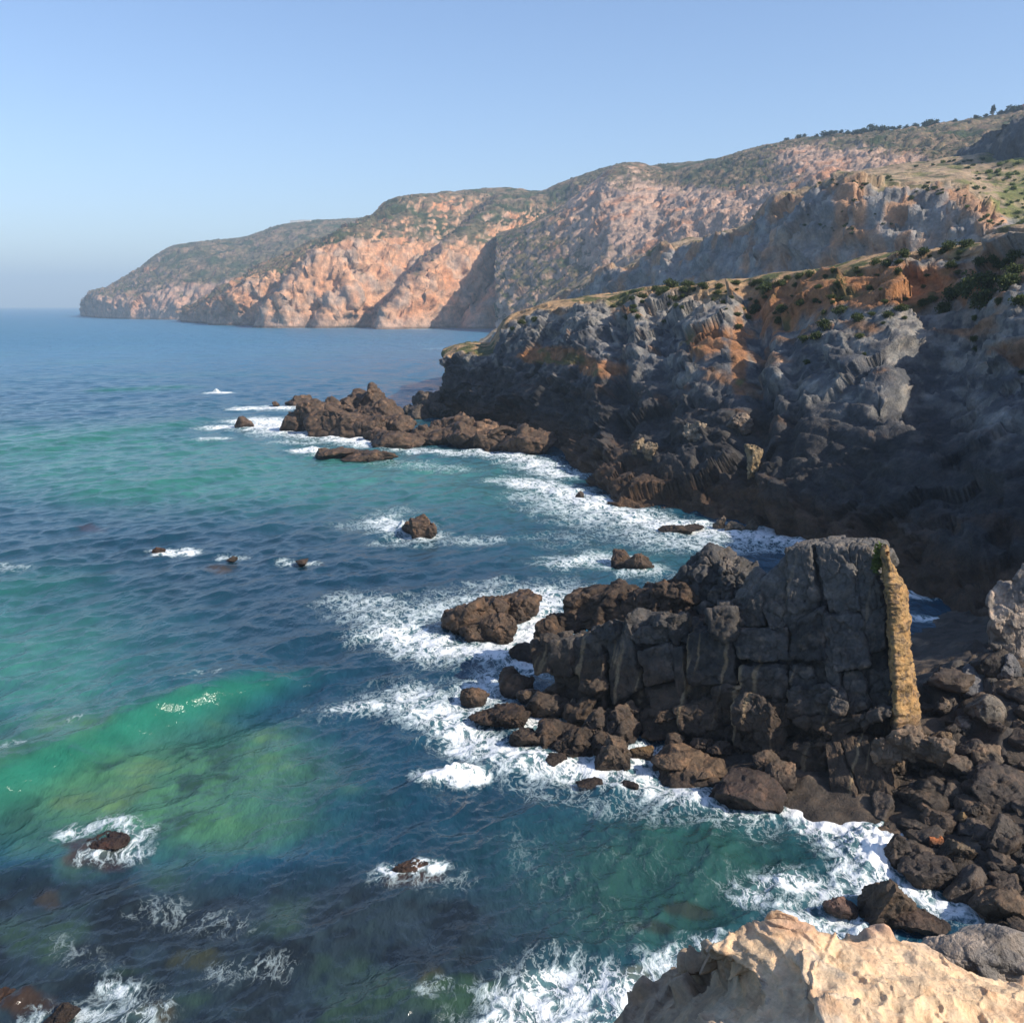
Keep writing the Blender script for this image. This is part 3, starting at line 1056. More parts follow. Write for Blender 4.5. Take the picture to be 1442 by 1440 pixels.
oc_part("ochre_rib", V, Q, M_OUT, tint, "tall crumbly ochre rib of rock on the right end of the outcrop, lit by the sun")


def leaf_blob(n, rx, ry, rz, leaf, seed, clump=9, shell=0.55):
    """n small leaf quads in clumps through an ellipsoid."""
    rs = np.random.RandomState(seed)
    cc = rs.normal(size=(clump, 3))
    cc /= np.linalg.norm(cc, axis=1)[:, None]
    cc *= rs.uniform(0.25, 0.75, (clump, 1))
    pos = cc[rs.randint(clump, size=n)] + rs.normal(size=(n, 3)) * 0.24
    rr = np.linalg.norm(pos, axis=1)
    pos = pos / np.maximum(rr, 1e-6)[:, None] * np.minimum(rr, 1.05)[:, None]
    pos *= np.array([rx, ry, rz])
    a = rs.normal(size=(n, 3)); a /= np.linalg.norm(a, axis=1)[:, None]
    b = np.cross(a, rs.normal(size=(n, 3))); b /= np.linalg.norm(b, axis=1)[:, None]
    sz = leaf * rs.uniform(0.6, 1.4, (n, 1))
    V = np.stack([pos - a * sz, pos - b * sz * 0.55, pos + a * sz, pos + b * sz * 0.55], 1).reshape(-1, 3)
    return V, np.arange(4 * n).reshape(-1, 4)


M_LEAF = leaf_material("shrub_leaves", (0.035, 0.055, 0.016), (0.10, 0.12, 0.035))
M_LIME = leaf_material("fresh_leaves", (0.09, 0.13, 0.025), (0.16, 0.19, 0.05))
M_PINE = leaf_material("pine_needles", (0.020, 0.034, 0.016), (0.045, 0.062, 0.026), 0.1)
M_WOOD = plain_material("bark", (0.10, 0.075, 0.055))

tl = onface(1238, 788, -0.3)
V, Q = leaf_blob(420, 0.45, 0.4, 1.1, 0.13, 5)
gt = link("grass_tuft", mesh_from("grass_tuft", V, Q, M_LIME))
gt.location = tl
tag(gt, "bright green tuft growing at the top of the ochre rib", "plant")

# ------------------------------------------------------------------ rocks standing alone: (name, label, group, [(cx, ytop, ybase, width), ...], seed)
def sit(cx, yt, yb, w, seed, n=20, ground=None, squash=0.72, amp=0.11, sink=0.22):
    """boulder vertices in the world so that it fills the given place in front of the ground or water."""
    g = W(cx, yb) if ground is None else ground
    rel = g - CAM
    s = (rel @ _f) / F
    dep = math.atan2(-rel[2], math.hypot(rel[0], rel[1]))
    rx = w * s / 2
    ry = rx * squash
    h = (yb - yt) * s
    if h * 0.75 < 1.1 * ry * math.sin(dep):
        ry = max(0.35 * rx, h * 0.75 / (1.1 * math.sin(dep)))
    hz = max((h - 1.1 * ry * math.sin(dep)) / math.cos(dep), 0.3 * rx)
    full = hz / (1 - sink)
    V, Q = boulder(rx * 1.06, ry * 1.1, full / 2 * 1.05, seed, n, amp=amp)
    c = g + np.array([rel[0], rel[1], 0]) / math.hypot(rel[0], rel[1]) * ry * 0.8
    c[2] = g[2] + full * (0.5 - sink)
    return V + c, Q, g


def rock_thing(name, label, specs, seed, group=None, n=26, base=(0.075, 0.058, 0.044), ground=None, wet=True, amp=0.12, squash=0.72):
    Vs, Qs, o = [], [], 0
    org = None
    for k, sp in enumerate(specs):
        V, Q, g = sit(*sp, seed + 7 * k, n + 6, ground=ground, amp=amp, squash=squash)
        if org is None:
            org = g
        Vs.append(V); Qs.append(Q + o); o += len(V)
    V, Q = np.concatenate(Vs), np.concatenate(Qs)
    t = rock_tint(V, None, seed, wet, base, zoff=(0 if ground is None else -ground[2]))
    ob = link(name, mesh_from(name, V - org, Q, M_SEAROCK, {"tint": t}))
    ob.location = org
    return tag(ob, label, "rock", group)


BR = (0.085, 0.058, 0.040)
rock_thing("sea_rock", "largest brown reef rock off the cliff's tip, with surf at its foot",
           [(505, 548, 600, 95), (470, 562, 604, 80), (540, 566, 606, 66), (440, 570, 608, 52), (412, 576, 607, 36), (490, 575, 614, 90), (560, 588, 615, 46), (530, 590, 617, 70), (515, 548, 600, 54)], 1001, base=BR, n=34, amp=0.17)
rock_thing("sea_rock", "small pointed dark rock just left of the largest reef rock, in white water", [(424, 553, 572, 32), (415, 560, 572, 28)], 1021, base=BR)
rock_thing("sea_rock", "tiny dark rock in the surf beside the small pointed reef rock", [(388, 566, 572, 12)], 1027, base=BR)
rock_thing("sea_rock", "small round brown rock alone at the seaward left end of the reef", [(345, 587, 602, 24)], 1031, base=BR)
rock_thing("sea_rock", "long low flat brown rock lying in green water before the reef", [(478, 632, 646, 55), (520, 634, 650, 72), (462, 630, 645, 36)], 1041, base=BR, n=28)
rock_thing("sea_rock", "knobbly dark rock between the reef and the foot of the cliff's tip", [(600, 552, 588, 48), (589, 566, 590, 52), (622, 566, 590, 30)], 1051, base=(0.075, 0.062, 0.052), n=28, amp=0.18)
rock_thing("sea_rock", "low brown rock shelf joining the reef to the cliff foot, washed by surf",
           [(560, 606, 629, 90), (610, 600, 628, 80), (655, 596, 630, 80), (700, 600, 634, 80), (590, 598, 622, 60), (640, 588, 620, 70), (745, 606, 640, 70), (540, 604, 622, 50)], 1061, base=BR, n=30, amp=0.18)
rock_thing("sea_rock", "tan topped rock ledge on the brown shelf below the cliff's tip", [(655, 580, 612, 36), (680, 590, 614, 40), (668, 594, 618, 60)], 1075, base=(0.16, 0.105, 0.07), n=26, amp=0.2)
rock_thing("sea_rock", "row of tan knobs on the shelf right of the tan topped ledge", [(735, 590, 612, 34), (760, 587, 612, 36), (776, 594, 613, 46)], 1081, base=(0.15, 0.10, 0.07), n=24, amp=0.2)
rock_thing("sea_rock", "lone upright brown rock in open water with spray on its left side", [(594, 726, 757, 44), (578, 730, 752, 26), (590, 727, 750, 30)], 1091, base=BR, n=28, amp=0.16)
rock_thing("sea_rock", "twin peaked brown rock in the cove behind the outcrop", [(872, 774, 797, 36), (905, 780, 803, 28), (888, 786, 802, 34)], 1101, base=BR, n=26, amp=0.15)
rock_thing("sea_rock", "thin flat dark rock in the foam of the cove's inner shore", [(955, 742, 750, 44), (972, 738, 746, 30)], 1111, base=(0.06, 0.045, 0.035))
rock_thing("sea_rock", "little dark stone in the foam at the cove's back edge", [(816, 692, 701, 10)], 1115, base=(0.06, 0.045, 0.035), n=12)
rock_thing("sea_rock", "small reddish rock tip with a streak of foam, far left in open water", [(224, 769, 779, 15), (219, 773, 779, 10)], 1121, base=(0.12, 0.06, 0.035), n=16)
rock_thing("sea_rock", "barely awash dark rock tip near the middle of the open water", [(425, 786, 796, 20)], 1125, base=(0.06, 0.045, 0.035), n=16)
rock_thing("sea_rock", "barely awash rock tip with a dab of foam, between the two other rock tips", [(328, 783, 790, 14)], 1127, base=(0.10, 0.075, 0.045), n=14)
rock_thing("sea_rock", "reddish rock breaking the surface in the pale green shallows, ringed by foam", [(150, 1178, 1194, 50), (160, 1180, 1192, 28)], 1131, base=(0.085, 0.035, 0.025), n=26, amp=0.17)
rock_thing("sea_rock", "small red brown rock awash in dark water below the middle of the photo", [(578, 1214, 1229, 42)], 1135, base=(0.13, 0.060, 0.030), n=22, amp=0.17)
rock_thing("sea_rock", "orange brown rock awash at the lower left edge", [(12, 1398, 1415, 48)], 1139, base=(0.20, 0.085, 0.035), n=22, amp=0.17)
rock_thing("sea_rock", "foam streaked rock in the lower left corner", [(90, 1420, 1442, 50)], 1143, base=(0.09, 0.06, 0.04), n=22, amp=0.17)
# rocks of the surf round the outcrop's foot
SURF = "brown rocks in the surf round the outcrop"
rock_thing("sea_rock", "jagged cluster of brown rock with two humps, standing off the outcrop's left end",
           [(665, 846, 894, 62), (716, 838, 876, 56), (690, 842, 884, 52), (636, 872, 888, 28), (668, 870, 904, 50), (702, 868, 906, 44), (734, 834, 874, 54), (690, 838, 862, 40)], 1201, SURF, 32, BR, amp=0.16)
rock_thing("sea_rock", "small dark rock in the foam under the jagged two humped cluster", [(740, 908, 932, 36)], 1211, SURF, 20, (0.05, 0.036, 0.028))
rock_thing("sea_rock", "round brown rock farthest left in the foam, below the two humped cluster", [(671, 965, 993, 36)], 1221, SURF, 24, BR, amp=0.16)
rock_thing("sea_rock", "upright brown rock beside the outcrop's left foot", [(718, 944, 976, 28), (732, 946, 983, 42)], 1231, SURF, 26, BR, amp=0.14)
rock_thing("sea_rock", "humped brown rock leaning on the outcrop's left foot", [(785, 963, 1000, 56), (770, 978, 1013, 64), (745, 972, 996, 36), (795, 985, 1012, 40)], 1241, SURF, 30, (0.07, 0.052, 0.038), amp=0.14)
rock_thing("sea_rock", "low dark weedy rock in the surf, below the round brown rock", [(700, 992, 1022, 68), (726, 1002, 1030, 46)], 1251, SURF, 28, (0.05, 0.034, 0.024), amp=0.2)
rock_thing("sea_rock", "long dark weedy ridge of rock running from the surf to the outcrop",
           [(735, 1026, 1054, 52), (775, 1020, 1056, 70), (812, 1030, 1066, 60), (842, 1036, 1066, 50)], 1261, SURF, 30, (0.052, 0.038, 0.028), amp=0.2)
rock_thing("sea_rock", "ribbed upright rock at the right end of the dark weedy ridge", [(868, 1038, 1080, 40), (860, 1048, 1085, 44)], 1271, SURF, 28, (0.085, 0.062, 0.044), amp=0.16)
rock_thing("sea_rock", "rough dark rock mass against the foot of the outcrop's wall", [(840, 1004, 1050, 50), (868, 1000, 1052, 56)], 1275, SURF, 30, (0.06, 0.046, 0.036), amp=0.2)
rock_thing("sea_rock", "small yellowish rock between the ribbed rock and the flat slab", [(902, 1046, 1070, 30)], 1281, SURF, 20, (0.16, 0.10, 0.045), amp=0.16)
rock_thing("sea_rock", "small flat dark rock in the surf, under the long weedy ridge", [(783, 1063, 1077, 34)], 1285, SURF, 20, (0.05, 0.036, 0.026))
rock_thing("sea_rock", "left one of two small wet stones in the lacy foam before the outcrop", [(828, 1096, 1110, 34)], 1291, SURF, 18, (0.05, 0.034, 0.026))
rock_thing("sea_rock", "right one of two small wet stones in the lacy foam before the outcrop", [(885, 1099, 1112, 28)], 1295, SURF, 18, (0.05, 0.034, 0.026))
rock_thing("flat_slab", "big flat brown slab lying in the foam before the outcrop", [(975, 1056, 1104, 100), (955, 1058, 1094, 60), (1000, 1072, 1106, 60)], 1301, SURF, 32, (0.13, 0.088, 0.056), amp=0.09, squash=0.8)
rock_thing("sea_rock", "dark wet domed rock with white water running off it, right of the flat slab", [(1045, 1092, 1146, 92), (1020, 1098, 1130, 50)], 1311, SURF, 32, (0.052, 0.038, 0.032), amp=0.12)
rock_thing("sea_rock", "small brown block perched between the flat slab and the domed wet rock", [(1052, 1076, 1096, 26)], 1317, SURF, 18, BR)
rock_thing("sea_rock", "pinkish rock swept by white wash, near the tan ledge", [(1184, 1258, 1290, 38)], 1321, SURF, 22, (0.13, 0.085, 0.07), amp=0.16)
for cx, yt, yb, w, sd in ((1080, 1040, 1066, 38, 1), (1015, 1040, 1062, 34, 2), (1040, 1022, 1050, 40, 3), (985, 1036, 1058, 30, 4), (1000, 1018, 1046, 44, 5), (1075, 1060, 1090, 46, 6), (950, 1034, 1052, 26, 7), (1100, 1075, 1108, 50, 8)):
    rock_thing("foot_boulder", "angular brown boulder heaped at the foot of the outcrop's front", [(cx, yt, yb, w)], 1330 + sd * 5, "boulders heaped at the outcrop's foot", 20, (0.09, 0.066, 0.048), ground=W(cx, yb, 0.7))

# ------------------------------------------------------------------ boulders of the shore at the right
BIG = [
    ("dark upright boulder at the edge of the wash, nearest the leaning slabs", 1257, 1180, 1222, 36, (0.062, 0.05, 0.042)),
    ("broad dark boulder in the wash, right of the upright one", 1302, 1206, 1250, 66, (0.062, 0.05, 0.042)),
    ("large brown wedge of rock nearest the tan ledge, washed on its left", 1252, 1240, 1306, 78, (0.105, 0.074, 0.05)),
    ("wet brown rock at the right foot of the large wedge", 1298, 1282, 1316, 72, (0.075, 0.052, 0.038)),
    ("blocky brown boulder alone in the wash near the right edge", 1396, 1252, 1302, 76, (0.115, 0.082, 0.056)),
    ("big dark block with one sunlit side on the right edge", 1412, 1150, 1200, 62, (0.072, 0.06, 0.05)),
    ("flat topped tan boulder between the broad dark boulder and the block", 1348, 1184, 1212, 46, (0.13, 0.10, 0.066)),
    ("small pale cube of rock among dark boulders", 1354, 1143, 1162, 22, (0.28, 0.19, 0.09)),
    ("small orange stone beside the flat topped tan boulder", 1314, 1176, 1192, 22, (0.30, 0.12, 0.05)),
    ("rounded dark boulder above the pale cube", 1376, 1124, 1156, 36, (0.08, 0.064, 0.05)),
    ("long dark boulder right of the leaning slabs", 1294, 1112, 1142, 64, (0.07, 0.055, 0.042)),
    ("dark boulder low behind the upright one", 1316, 1134, 1170, 50, (0.068, 0.052, 0.04)),
    ("angular boulder up from the long dark one", 1340, 1108, 1138, 44, (0.08, 0.062, 0.048)),
    ("honeycombed boulder left of the big shaded boulder", 1262, 1056, 1092, 46, (0.13, 0.10, 0.07)),
    ("big boulder with a sunlit right shoulder below the ochre rib", 1330, 1050, 1096, 74, (0.075, 0.062, 0.05)),
    ("broad dark rock on the right edge, shaded underneath", 1415, 1085, 1138, 96, (0.055, 0.046, 0.04)),
    ("rough boulder in half shade beyond the ochre rib", 1378, 980, 1022, 52, (0.15, 0.13, 0.105)),
    ("pale boulder low beside the half shaded rough one", 1358, 1012, 1036, 44, (0.16, 0.14, 0.12)),
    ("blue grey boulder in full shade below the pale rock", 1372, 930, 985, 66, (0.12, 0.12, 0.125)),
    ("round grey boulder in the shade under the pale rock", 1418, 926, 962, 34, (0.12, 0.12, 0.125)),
    ("crumbly boulder heap under the ochre rib's foot", 1282, 1024, 1060, 56, (0.17, 0.125, 0.085)),
    ("small tan boulder right of the rib's crumbly foot", 1330, 1030, 1052, 30, (0.27, 0.19, 0.11)),
    ("tan boulder pair's larger one under the right edge block", 1360, 1046, 1064, 34, (0.22, 0.16, 0.11)),
]
for k, (lab, cx, yt, yb, w, base) in enumerate(BIG):
    g, _ = hit(cx, yb)
    rock_thing("boulder", lab, [(cx, yt, yb, w)], 1500 + 9 * k, "boulders on the shore below the gully", 26, base, ground=g, amp=0.13, squash=0.8)
g, _ = hit(1425, 930)
rock_thing("pale_rock", "tall pale grey rock catching the sun on the right edge, halfway up", [(1428, 812, 925, 70), (1450, 806, 925, 60)], 1801, None, 40, (0.26, 0.225, 0.19), ground=g, wet=False, amp=0.10)

# many unlabelled-by-look boulders share their mesh with a few prototypes
for k, (cx, yt, yb, w) in enumerate(((1272, 1026, 1066, 52), (1300, 1030, 1066, 44), (1250, 1036, 1072, 36), (1322, 1040, 1070, 40))):
    rock_thing("foot_boulder", "crumbly brown boulder heaped against the foot of the ochre rib", [(cx, yt, yb, w)], 1860 + 9 * k, "boulders against the foot of the rib", 24, (0.14, 0.105, 0.075), ground=onface(cx, yb, -1.6), wet=False, amp=0.18)
rs = np.random.RandomState(42)
protos = []
for k in range(9):
    V, Q = boulder(1.0, rs.uniform(0.7, 0.95), rs.uniform(0.5, 0.8), 1900 + k, 16, amp=0.13)
    base = [(0.078, 0.061, 0.048), (0.06, 0.05, 0.042), (0.10, 0.075, 0.055), (0.085, 0.069, 0.057), (0.15, 0.115, 0.082)][k % 5]
    protos.append(mesh_from("rubble_boulder", V, Q, M_SEAROCK, {"tint": rock_tint(V, None, 1900 + k, False, base)}))
cnt = 0
first = None
while cnt < 200:
    px = rs.uniform(1195, 1490)
    py = rs.uniform(1000, 1330)
    if py < 1150 and px < 1215 + (1150 - py) * 0.25:
        continue
    if px < 1230 + 0.2 * (py - 1150):
        if cnt % 3 or not 1100 < py < 1190:
            continue
        px -= rs.uniform(20, 110)
    g, _ = hit(px, py, (BV_shore,))
    if g[2] < 0.02:
        continue
    s = rs.choice([0.35, 0.5, 0.7, 1.0], p=[0.4, 0.3, 0.2, 0.1]) * rs.uniform(0.8, 1.25)
    if first is None:
        first = link("rubble_boulder", protos[0])
        o = first
    else:
        o = first.copy()
        o.data = protos[cnt % 9]
        COL.objects.link(o)
    o.location = g + np.array([0, 0, 0.18 * s])
    o.rotation_euler = (rs.uniform(-.3, .3), rs.uniform(-.3, .3), rs.uniform(0, 6.28))
    o.scale = (s, s, s * rs.uniform(0.7, 1.1))
    tag(o, "loose dark stone of the rubble covering the shore at the right", "rock", "loose stones of the rubble shore")
    cnt += 1

rs = np.random.RandomState(77)
for cnt in range(16):
    px, py = rs.uniform(1320, 1470), rs.uniform(930, 1010)
    g, _ = hit(px, py)
    o = first.copy()
    o.data = protos[(cnt * 4 + 1) % 9]
    COL.objects.link(o)
    s = rs.uniform(0.5, 1.7)
    o.location = g + np.array([0, 0, 0.1 * s])
    o.rotation_euler = (rs.uniform(-.5, .5), rs.uniform(-.5, .5), rs.uniform(0, 6.28))
    o.scale = (s, s * rs.uniform(0.7, 1.1), s * rs.uniform(0.6, 1.3))
    tag(o, "shaded grey block of the rock fall in the gully behind the ochre rib", "rock", "shaded blocks in the gully behind the rib")

# stones on the terraces under the near cliff
for k, (lab, cx, yt, yb, w, base) in enumerate((
        ("round pale boulder perched on the dark terrace, lit from the right", 981, 594, 622, 32, (0.24, 0.20, 0.15)),
        ("pale crumbly stack of rock standing in front of the shaded cliff", 1060, 618, 664, 24, (0.24, 0.185, 0.11)),
        ("dark crumbly knob above the pale stack", 1042, 586, 612, 28, (0.15, 0.12, 0.095)),
        ("left of two small tan rocks on the dark terrace", 897, 618, 640, 18, (0.19, 0.15, 0.10)),
        ("right of two small tan rocks on the dark terrace", 917, 620, 642, 18, (0.19, 0.15, 0.10)),
        ("left boulder of three at the cove's inner corner", 1014, 728, 744, 18, (0.10, 0.08, 0.06)),
        ("middle boulder of three at the cove's inner corner", 1035, 732, 748, 24, (0.12, 0.10, 0.075)),
        ("right boulder of three at the cove's inner corner", 1056, 732, 748, 18, (0.11, 0.09, 0.065)))):
    g, _ = hit(cx, yb)
    rock_thing("terrace_rock", lab, [(cx, yt, yb, w)], 2100 + 9 * k, "rocks at the foot of the near cliff", 26, base, ground=g, amp=0.22, wet=False)

# ------------------------------------------------------------------ tan ledge in front of the camera
L = []


def lcol(lip, foot, edge, top, inner):
    pts = [W(*p) for p in (lip, foot, edge, top, inner)]
    if edge[2] >= 20.65 and edge[0] > 1030 or edge[0] > 1200:
        e = pts[2]
        out = np.array([e[0] * 0.3, e[1], 0]) / math.hypot(e[0] * 0.3, e[1])
        pts[1] = e + out * 0.25 - np.array([0, 0, 1.5])
        pts[0] = e + out * 0.8 - np.array([0, 0, 4.0])
    a = pts[0].copy(); a[:2] *= 1.12; a[2] -= 9
    a0 = pts[0].copy(); a0[:2] *= 1.35; a0[2] = -2
    end = np.array([pts[4][0] * 0.35, 1.5 + pts[4][1] * 0.05, 28.2])
    en2 = np.array([pts[4][0] * 0.6, -14, 29.0])
    en3 = np.array([pts[4][0] * 1.6, -60, 30.0])
    L.append([a0, a] + pts + [end, en2, en3])


lcol((560, 1700, 15.0), (640, 1700, 17.0), (720, 1700, 20), (900, 1800, 20.6), (1000, 2100, 22.5))
lcol((820, 1500, 16.6), (900, 1490, 17.6), (985, 1490, 20.2), (1090, 1560, 20.8), (1080, 1900, 22.4))
lcol((872, 1442, 17.2), (940, 1430, 18.0), (1056, 1450, 20.4), (1120, 1490, 20.9), (1120, 1800, 22.2))
lcol((903, 1400, 17.5), (985, 1395, 18.2), (1078, 1404, 20.5), (1150, 1440, 20.9), (1180, 1750, 22.2))
lcol((940, 1366, 17.9), (1000, 1368, 18.5), (1066, 1372, 20.5), (1150, 1395, 20.9), (1210, 1700, 22.0))
lcol((985, 1345, 18.6), (1008, 1345, 19.2), (1036, 1348, 20.5), (1140, 1370, 20.8), (1240, 1700, 21.8))
lcol((998, 1338, 19.0), (1001, 1337, 19.8), (1005, 1335, 20.6), (1110, 1350, 20.8), (1260, 1700, 21.7))
lcol((1038, 1318, 17.5), (1041, 1314, 19.6), (1044, 1312, 20.7), (1110, 1332, 20.9), (1280, 1700, 21.6))
lcol((1070, 1300, 17.0), (1071, 1297, 19.6), (1072, 1296, 20.9), (1120, 1322, 20.9), (1300, 1700, 21.5))
lcol((1085, 1290, 16.5), (1086, 1282, 19.6), (1088, 1279, 21.2), (1132, 1315, 21.0), (1320, 1700, 21.5))
lcol((1125, 1310, 16.5), (1124, 1296, 19.4), (1120, 1289, 21.1), (1150, 1325, 20.9), (1340, 1700, 21.4))
lcol((1190, 1350, 16.5), (1188, 1332, 19.2), (1183, 1323, 20.7), (1200, 1350, 20.8), (1360, 1700, 21.4))
lcol((1250, 1350, 16.5), (1248, 1330, 19.0), (1246, 1322, 20.5), (1255, 1350, 20.6), (1400, 1700, 21.3))
lcol((1310, 1352, 16.5), (1308, 1332, 18.8), (1305, 1324, 20.3), (1312, 1360, 20.5), (1450, 1700, 21.2))
lcol((1350, 1385, 16.5), (1350, 1370, 18.6), (1348, 1362, 20.1), (1352, 1390, 20.4), (1500, 1700, 21.2))
lcol((1445, 1415, 16.5), (1445, 1400, 18.4), (1445, 1391, 19.9), (1450, 1420, 20.3), (1620, 1700, 21.0))
lcol((1600, 1460, 16.5), (1600, 1445, 18.4), (1600, 1436, 19.8), (1610, 1460, 20.3), (1800, 1800, 21.0))
lcol((2000, 1560, 16.5), (2000, 1540, 18.4), (2000, 1520, 19.8), (2010, 1560, 20.3), (2300, 1900, 21.0))
V, u, v, Q = loft(L, 560, 420, [0.4] + [1] * (len(L) - 4) + [0.4, 0.15], [0.2, 0.5, 1, 1, 1.2, 1, 0.12, 0.05, 0.05], 1.0)
N = normals(V, Q)
topm = sstep(3.7, 4.3, v)
sm = sstep(3.9, 4.5, v)[:, None] * (V[:, 1] > 3)[:, None]
for _ in range(160):     # ease the creases between the columns on the top
    G_ = V.reshape(560, 420, 3)
    S_ = G_.copy()
    S_[2:-2] = (G_[4:] + G_[:-4] + G_[1:-3] + G_[3:-1]) / 4
    V = V * (1 - sm) + S_.reshape(-1, 3) * sm
N = normals(V, Q)
wq = 0.25 * fbm(V / 0.8, 3, 153)[:, None]
fa, fe = facet((V + wq) / np.array([1.5, 1.5, 0.9]), 150)
fb, fe2 = facet((V + 0.4 * wq) / np.array([0.45, 0.45, 0.26]), 154)
d = 0.15 * fbm(V / 2.2, 3, 151) + 0.15 * fa * (1 - 0.70 * topm) + 0.07 * fb * (1 - 0.5 * topm) - 0.05 * (1 - sstep(0, 0.06, fe)) + 0.10 * fbm((V + wq) / np.array([0.9, 0.9, 0.4]), 4, 149) * topm
bd = (V[:, 2] + 0.10 * V[:, 0] - 0.05 * V[:, 1] + 0.10 * fbm(V / 0.9, 3, 148)) / 0.17
d += 0.055 * (sstep(0.0, 0.55, bd - np.floor(bd)) - 0.5) * topm
d += 0.065 * fbm(V / 0.35, 4, 152) + 0.022 * fbm(V / 0.09, 3, 156)
f1, f2, rid = worley(V / 0.40, 157)
d -= 0.09 * sstep(0.72, 0.95, rid) * sstep(0.55, 0.15, f1) * topm
f1, f2, rid = worley(V / 0.30, 159)
d += 0.07 * sstep(0.70, 0.95, rid) * sstep(0.5, 0.1, f1) * topm
# hollows eaten into the seaward face
hol = sstep(0.18, 0.42, fbm(V / 0.9, 3, 158)) * sstep(1.8, 2.3, v) * (1 - sstep(3.9, 4.4, v))
d -= 0.45 * hol
d *= np.where(V[:, 1] < 2.0, 0.3, 1.0)
N = N * np.array([0.75, 0.75, 1.0])
for _ in range(6):      # soften the push direction over the sharp rim
    G_ = N.reshape(560, 420, 3)
    G_[1:-1, 1:-1] = (G_[1:-1, 1:-1] + G_[2:, 1:-1] + G_[:-2, 1:-1] + G_[1:-1, 2:] + G_[1:-1, :-2]) / 5
    N = G_.reshape(-1, 3)
V = V + N * d[:, None]
N = normals(V, Q)
n1, n2 = fbm(V / 1.2, 4, 161), fbm(V / 0.35, 4, 162)
tint = np.tile(np.array((0.72, 0.53, 0.34), np.float32), (len(V), 1))
tint = mixc(tint, (0.72, 0.58, 0.42), sstep(0.0, 0.35, n1 + 0.3 * n2))
tint = mixc(tint, (0.52, 0.33, 0.20), sstep(0.12, 0.35, fbm(V / 0.8, 4, 163)) * 0.7)
xx, yy = pix(V)
tint = mixc(tint, (0.50, 0.27, 0.17), np.exp(-((yy - 1300) / 26) ** 2) * sstep(-0.3, 0.3, n1) * 0.7)
tint = mixc(tint, (0.30, 0.26, 0.22), sstep(0.25, 0.4, n2) * 0.6)
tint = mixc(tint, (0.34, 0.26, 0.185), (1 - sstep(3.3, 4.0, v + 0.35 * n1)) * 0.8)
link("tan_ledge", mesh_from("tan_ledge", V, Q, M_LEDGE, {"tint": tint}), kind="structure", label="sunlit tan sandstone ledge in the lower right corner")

g = W(1385, 1392, 17.0)
rock_thing("grey_slab", "rough grey slab of rock jutting out behind the tan ledge at the right edge", [(1385, 1345, 1420, 150), (1450, 1355, 1430, 130)], 2301, None, 48, (0.25, 0.225, 0.20), ground=g, wet=False, amp=0.07, squash=0.55)
# ================================================================== the sea
rr = [16.0]
while rr[-1] < 14000:
    r_ = rr[-1]
    rr.append(r_ + max(0.10, r_ * (0.0027 + 0.004 * min(max((r_ - 350) / 1500, 0), 1) + 0.02 * min(max((r_ - 2000) / 3000, 0), 1))))
rr = np.array(rr)
th = np.concatenate([np.linspace(-180, -34, 60)[:-1], np.linspace(-34, 34, 760), np.linspace(34, 180, 60)[1:]])
Rg, Tg = np.meshgrid(rr, np.radians(th), indexing='ij')
X0, Y0 = (Rg * np.sin(Tg)).ravel(), (Rg * np.cos(Tg)).ravel()
Q = grid_quads(len(rr), len(th))[:, ::-1]
dr = np.repeat(np.gradient(rr), len(th))
dth = np.tile(np.gradient(np.radians(th)), len(rr)) * Rg.ravel()
cell = np.maximum(dr, dth * 0.8)
V = np.stack([X0, Y0, 0 * X0], 1)


def w2(pts):
    return np.array([W(*p)[:2] for p in pts])


def polydist(pts, V):
    """distance to a polyline on the water, signed distance (positive shoreward: right of its direction) and position along."""
    best = np.full(len(V), 1e9)
    sgn = np.zeros(len(V))
    al = np.zeros(len(V))
    L0 = 0.0
    tot = np.linalg.norm(np.diff(pts, axis=0), axis=1).sum()
    for a, b in zip(pts[:-1], pts[1:]):
        ab = b - a
        l2 = ab @ ab
        ln = math.sqrt(l2)
        t = np.clip(((V[:, 0] - a[0]) * ab[0] + (V[:, 1] - a[1]) * ab[1]) / l2, 0, 1)
        dx, dy = V[:, 0] - a[0] - t * ab[0], V[:, 1] - a[1] - t * ab[1]
        d = np.hypot(dx, dy)
        s = np.sign(ab[1] * dx - ab[0] * dy)
        m = d < best
        best = np.where(m, d, best)
        sgn = np.where(m, s, sgn)
        al = np.where(m, (L0 + t * ln) / tot, al)
        L0 += ln
    return best, best * sgn, al


far = Rg.ravel()
near = far < 2500
idx = np.nonzero(near)[0]
Vn = V[idx]
h = np.zeros(len(V))
DX = np.zeros(len(V)); DY = np.zeros(len(V))
rs = np.random.RandomState(3)
amp_mod = 0.75 + 0.5 * sstep(-0.4, 0.5, fbm(np.stack([X0 / 26, Y0 / 26, 0 * X0], 1), 3, 211))
ncomp = 90
for k in range(ncomp):
    lam = 0.65 * (11.0 / 0.65) ** rs.rand()
    ang = R(-42) + rs.normal() * R(34)
    kx, ky = math.cos(ang) * 2 * math.pi / lam, math.sin(ang) * 2 * math.pi / lam
    a = 0.0082 * lam ** 0.62 * rs.uniform(0.6, 1.3)
    fade = sstep(3.0, 5.5, lam / cell)
    ph = kx * X0 + ky * Y0 + rs.uniform(0, 6.28)
    s, c = np.sin(ph), np.cos(ph)
    h += a * fade * amp_mod * c
    DX -= 0.8 * a * fade * amp_mod * math.cos(ang) * s
    DY -= 0.8 * a * fade * amp_mod * math.sin(ang) * s

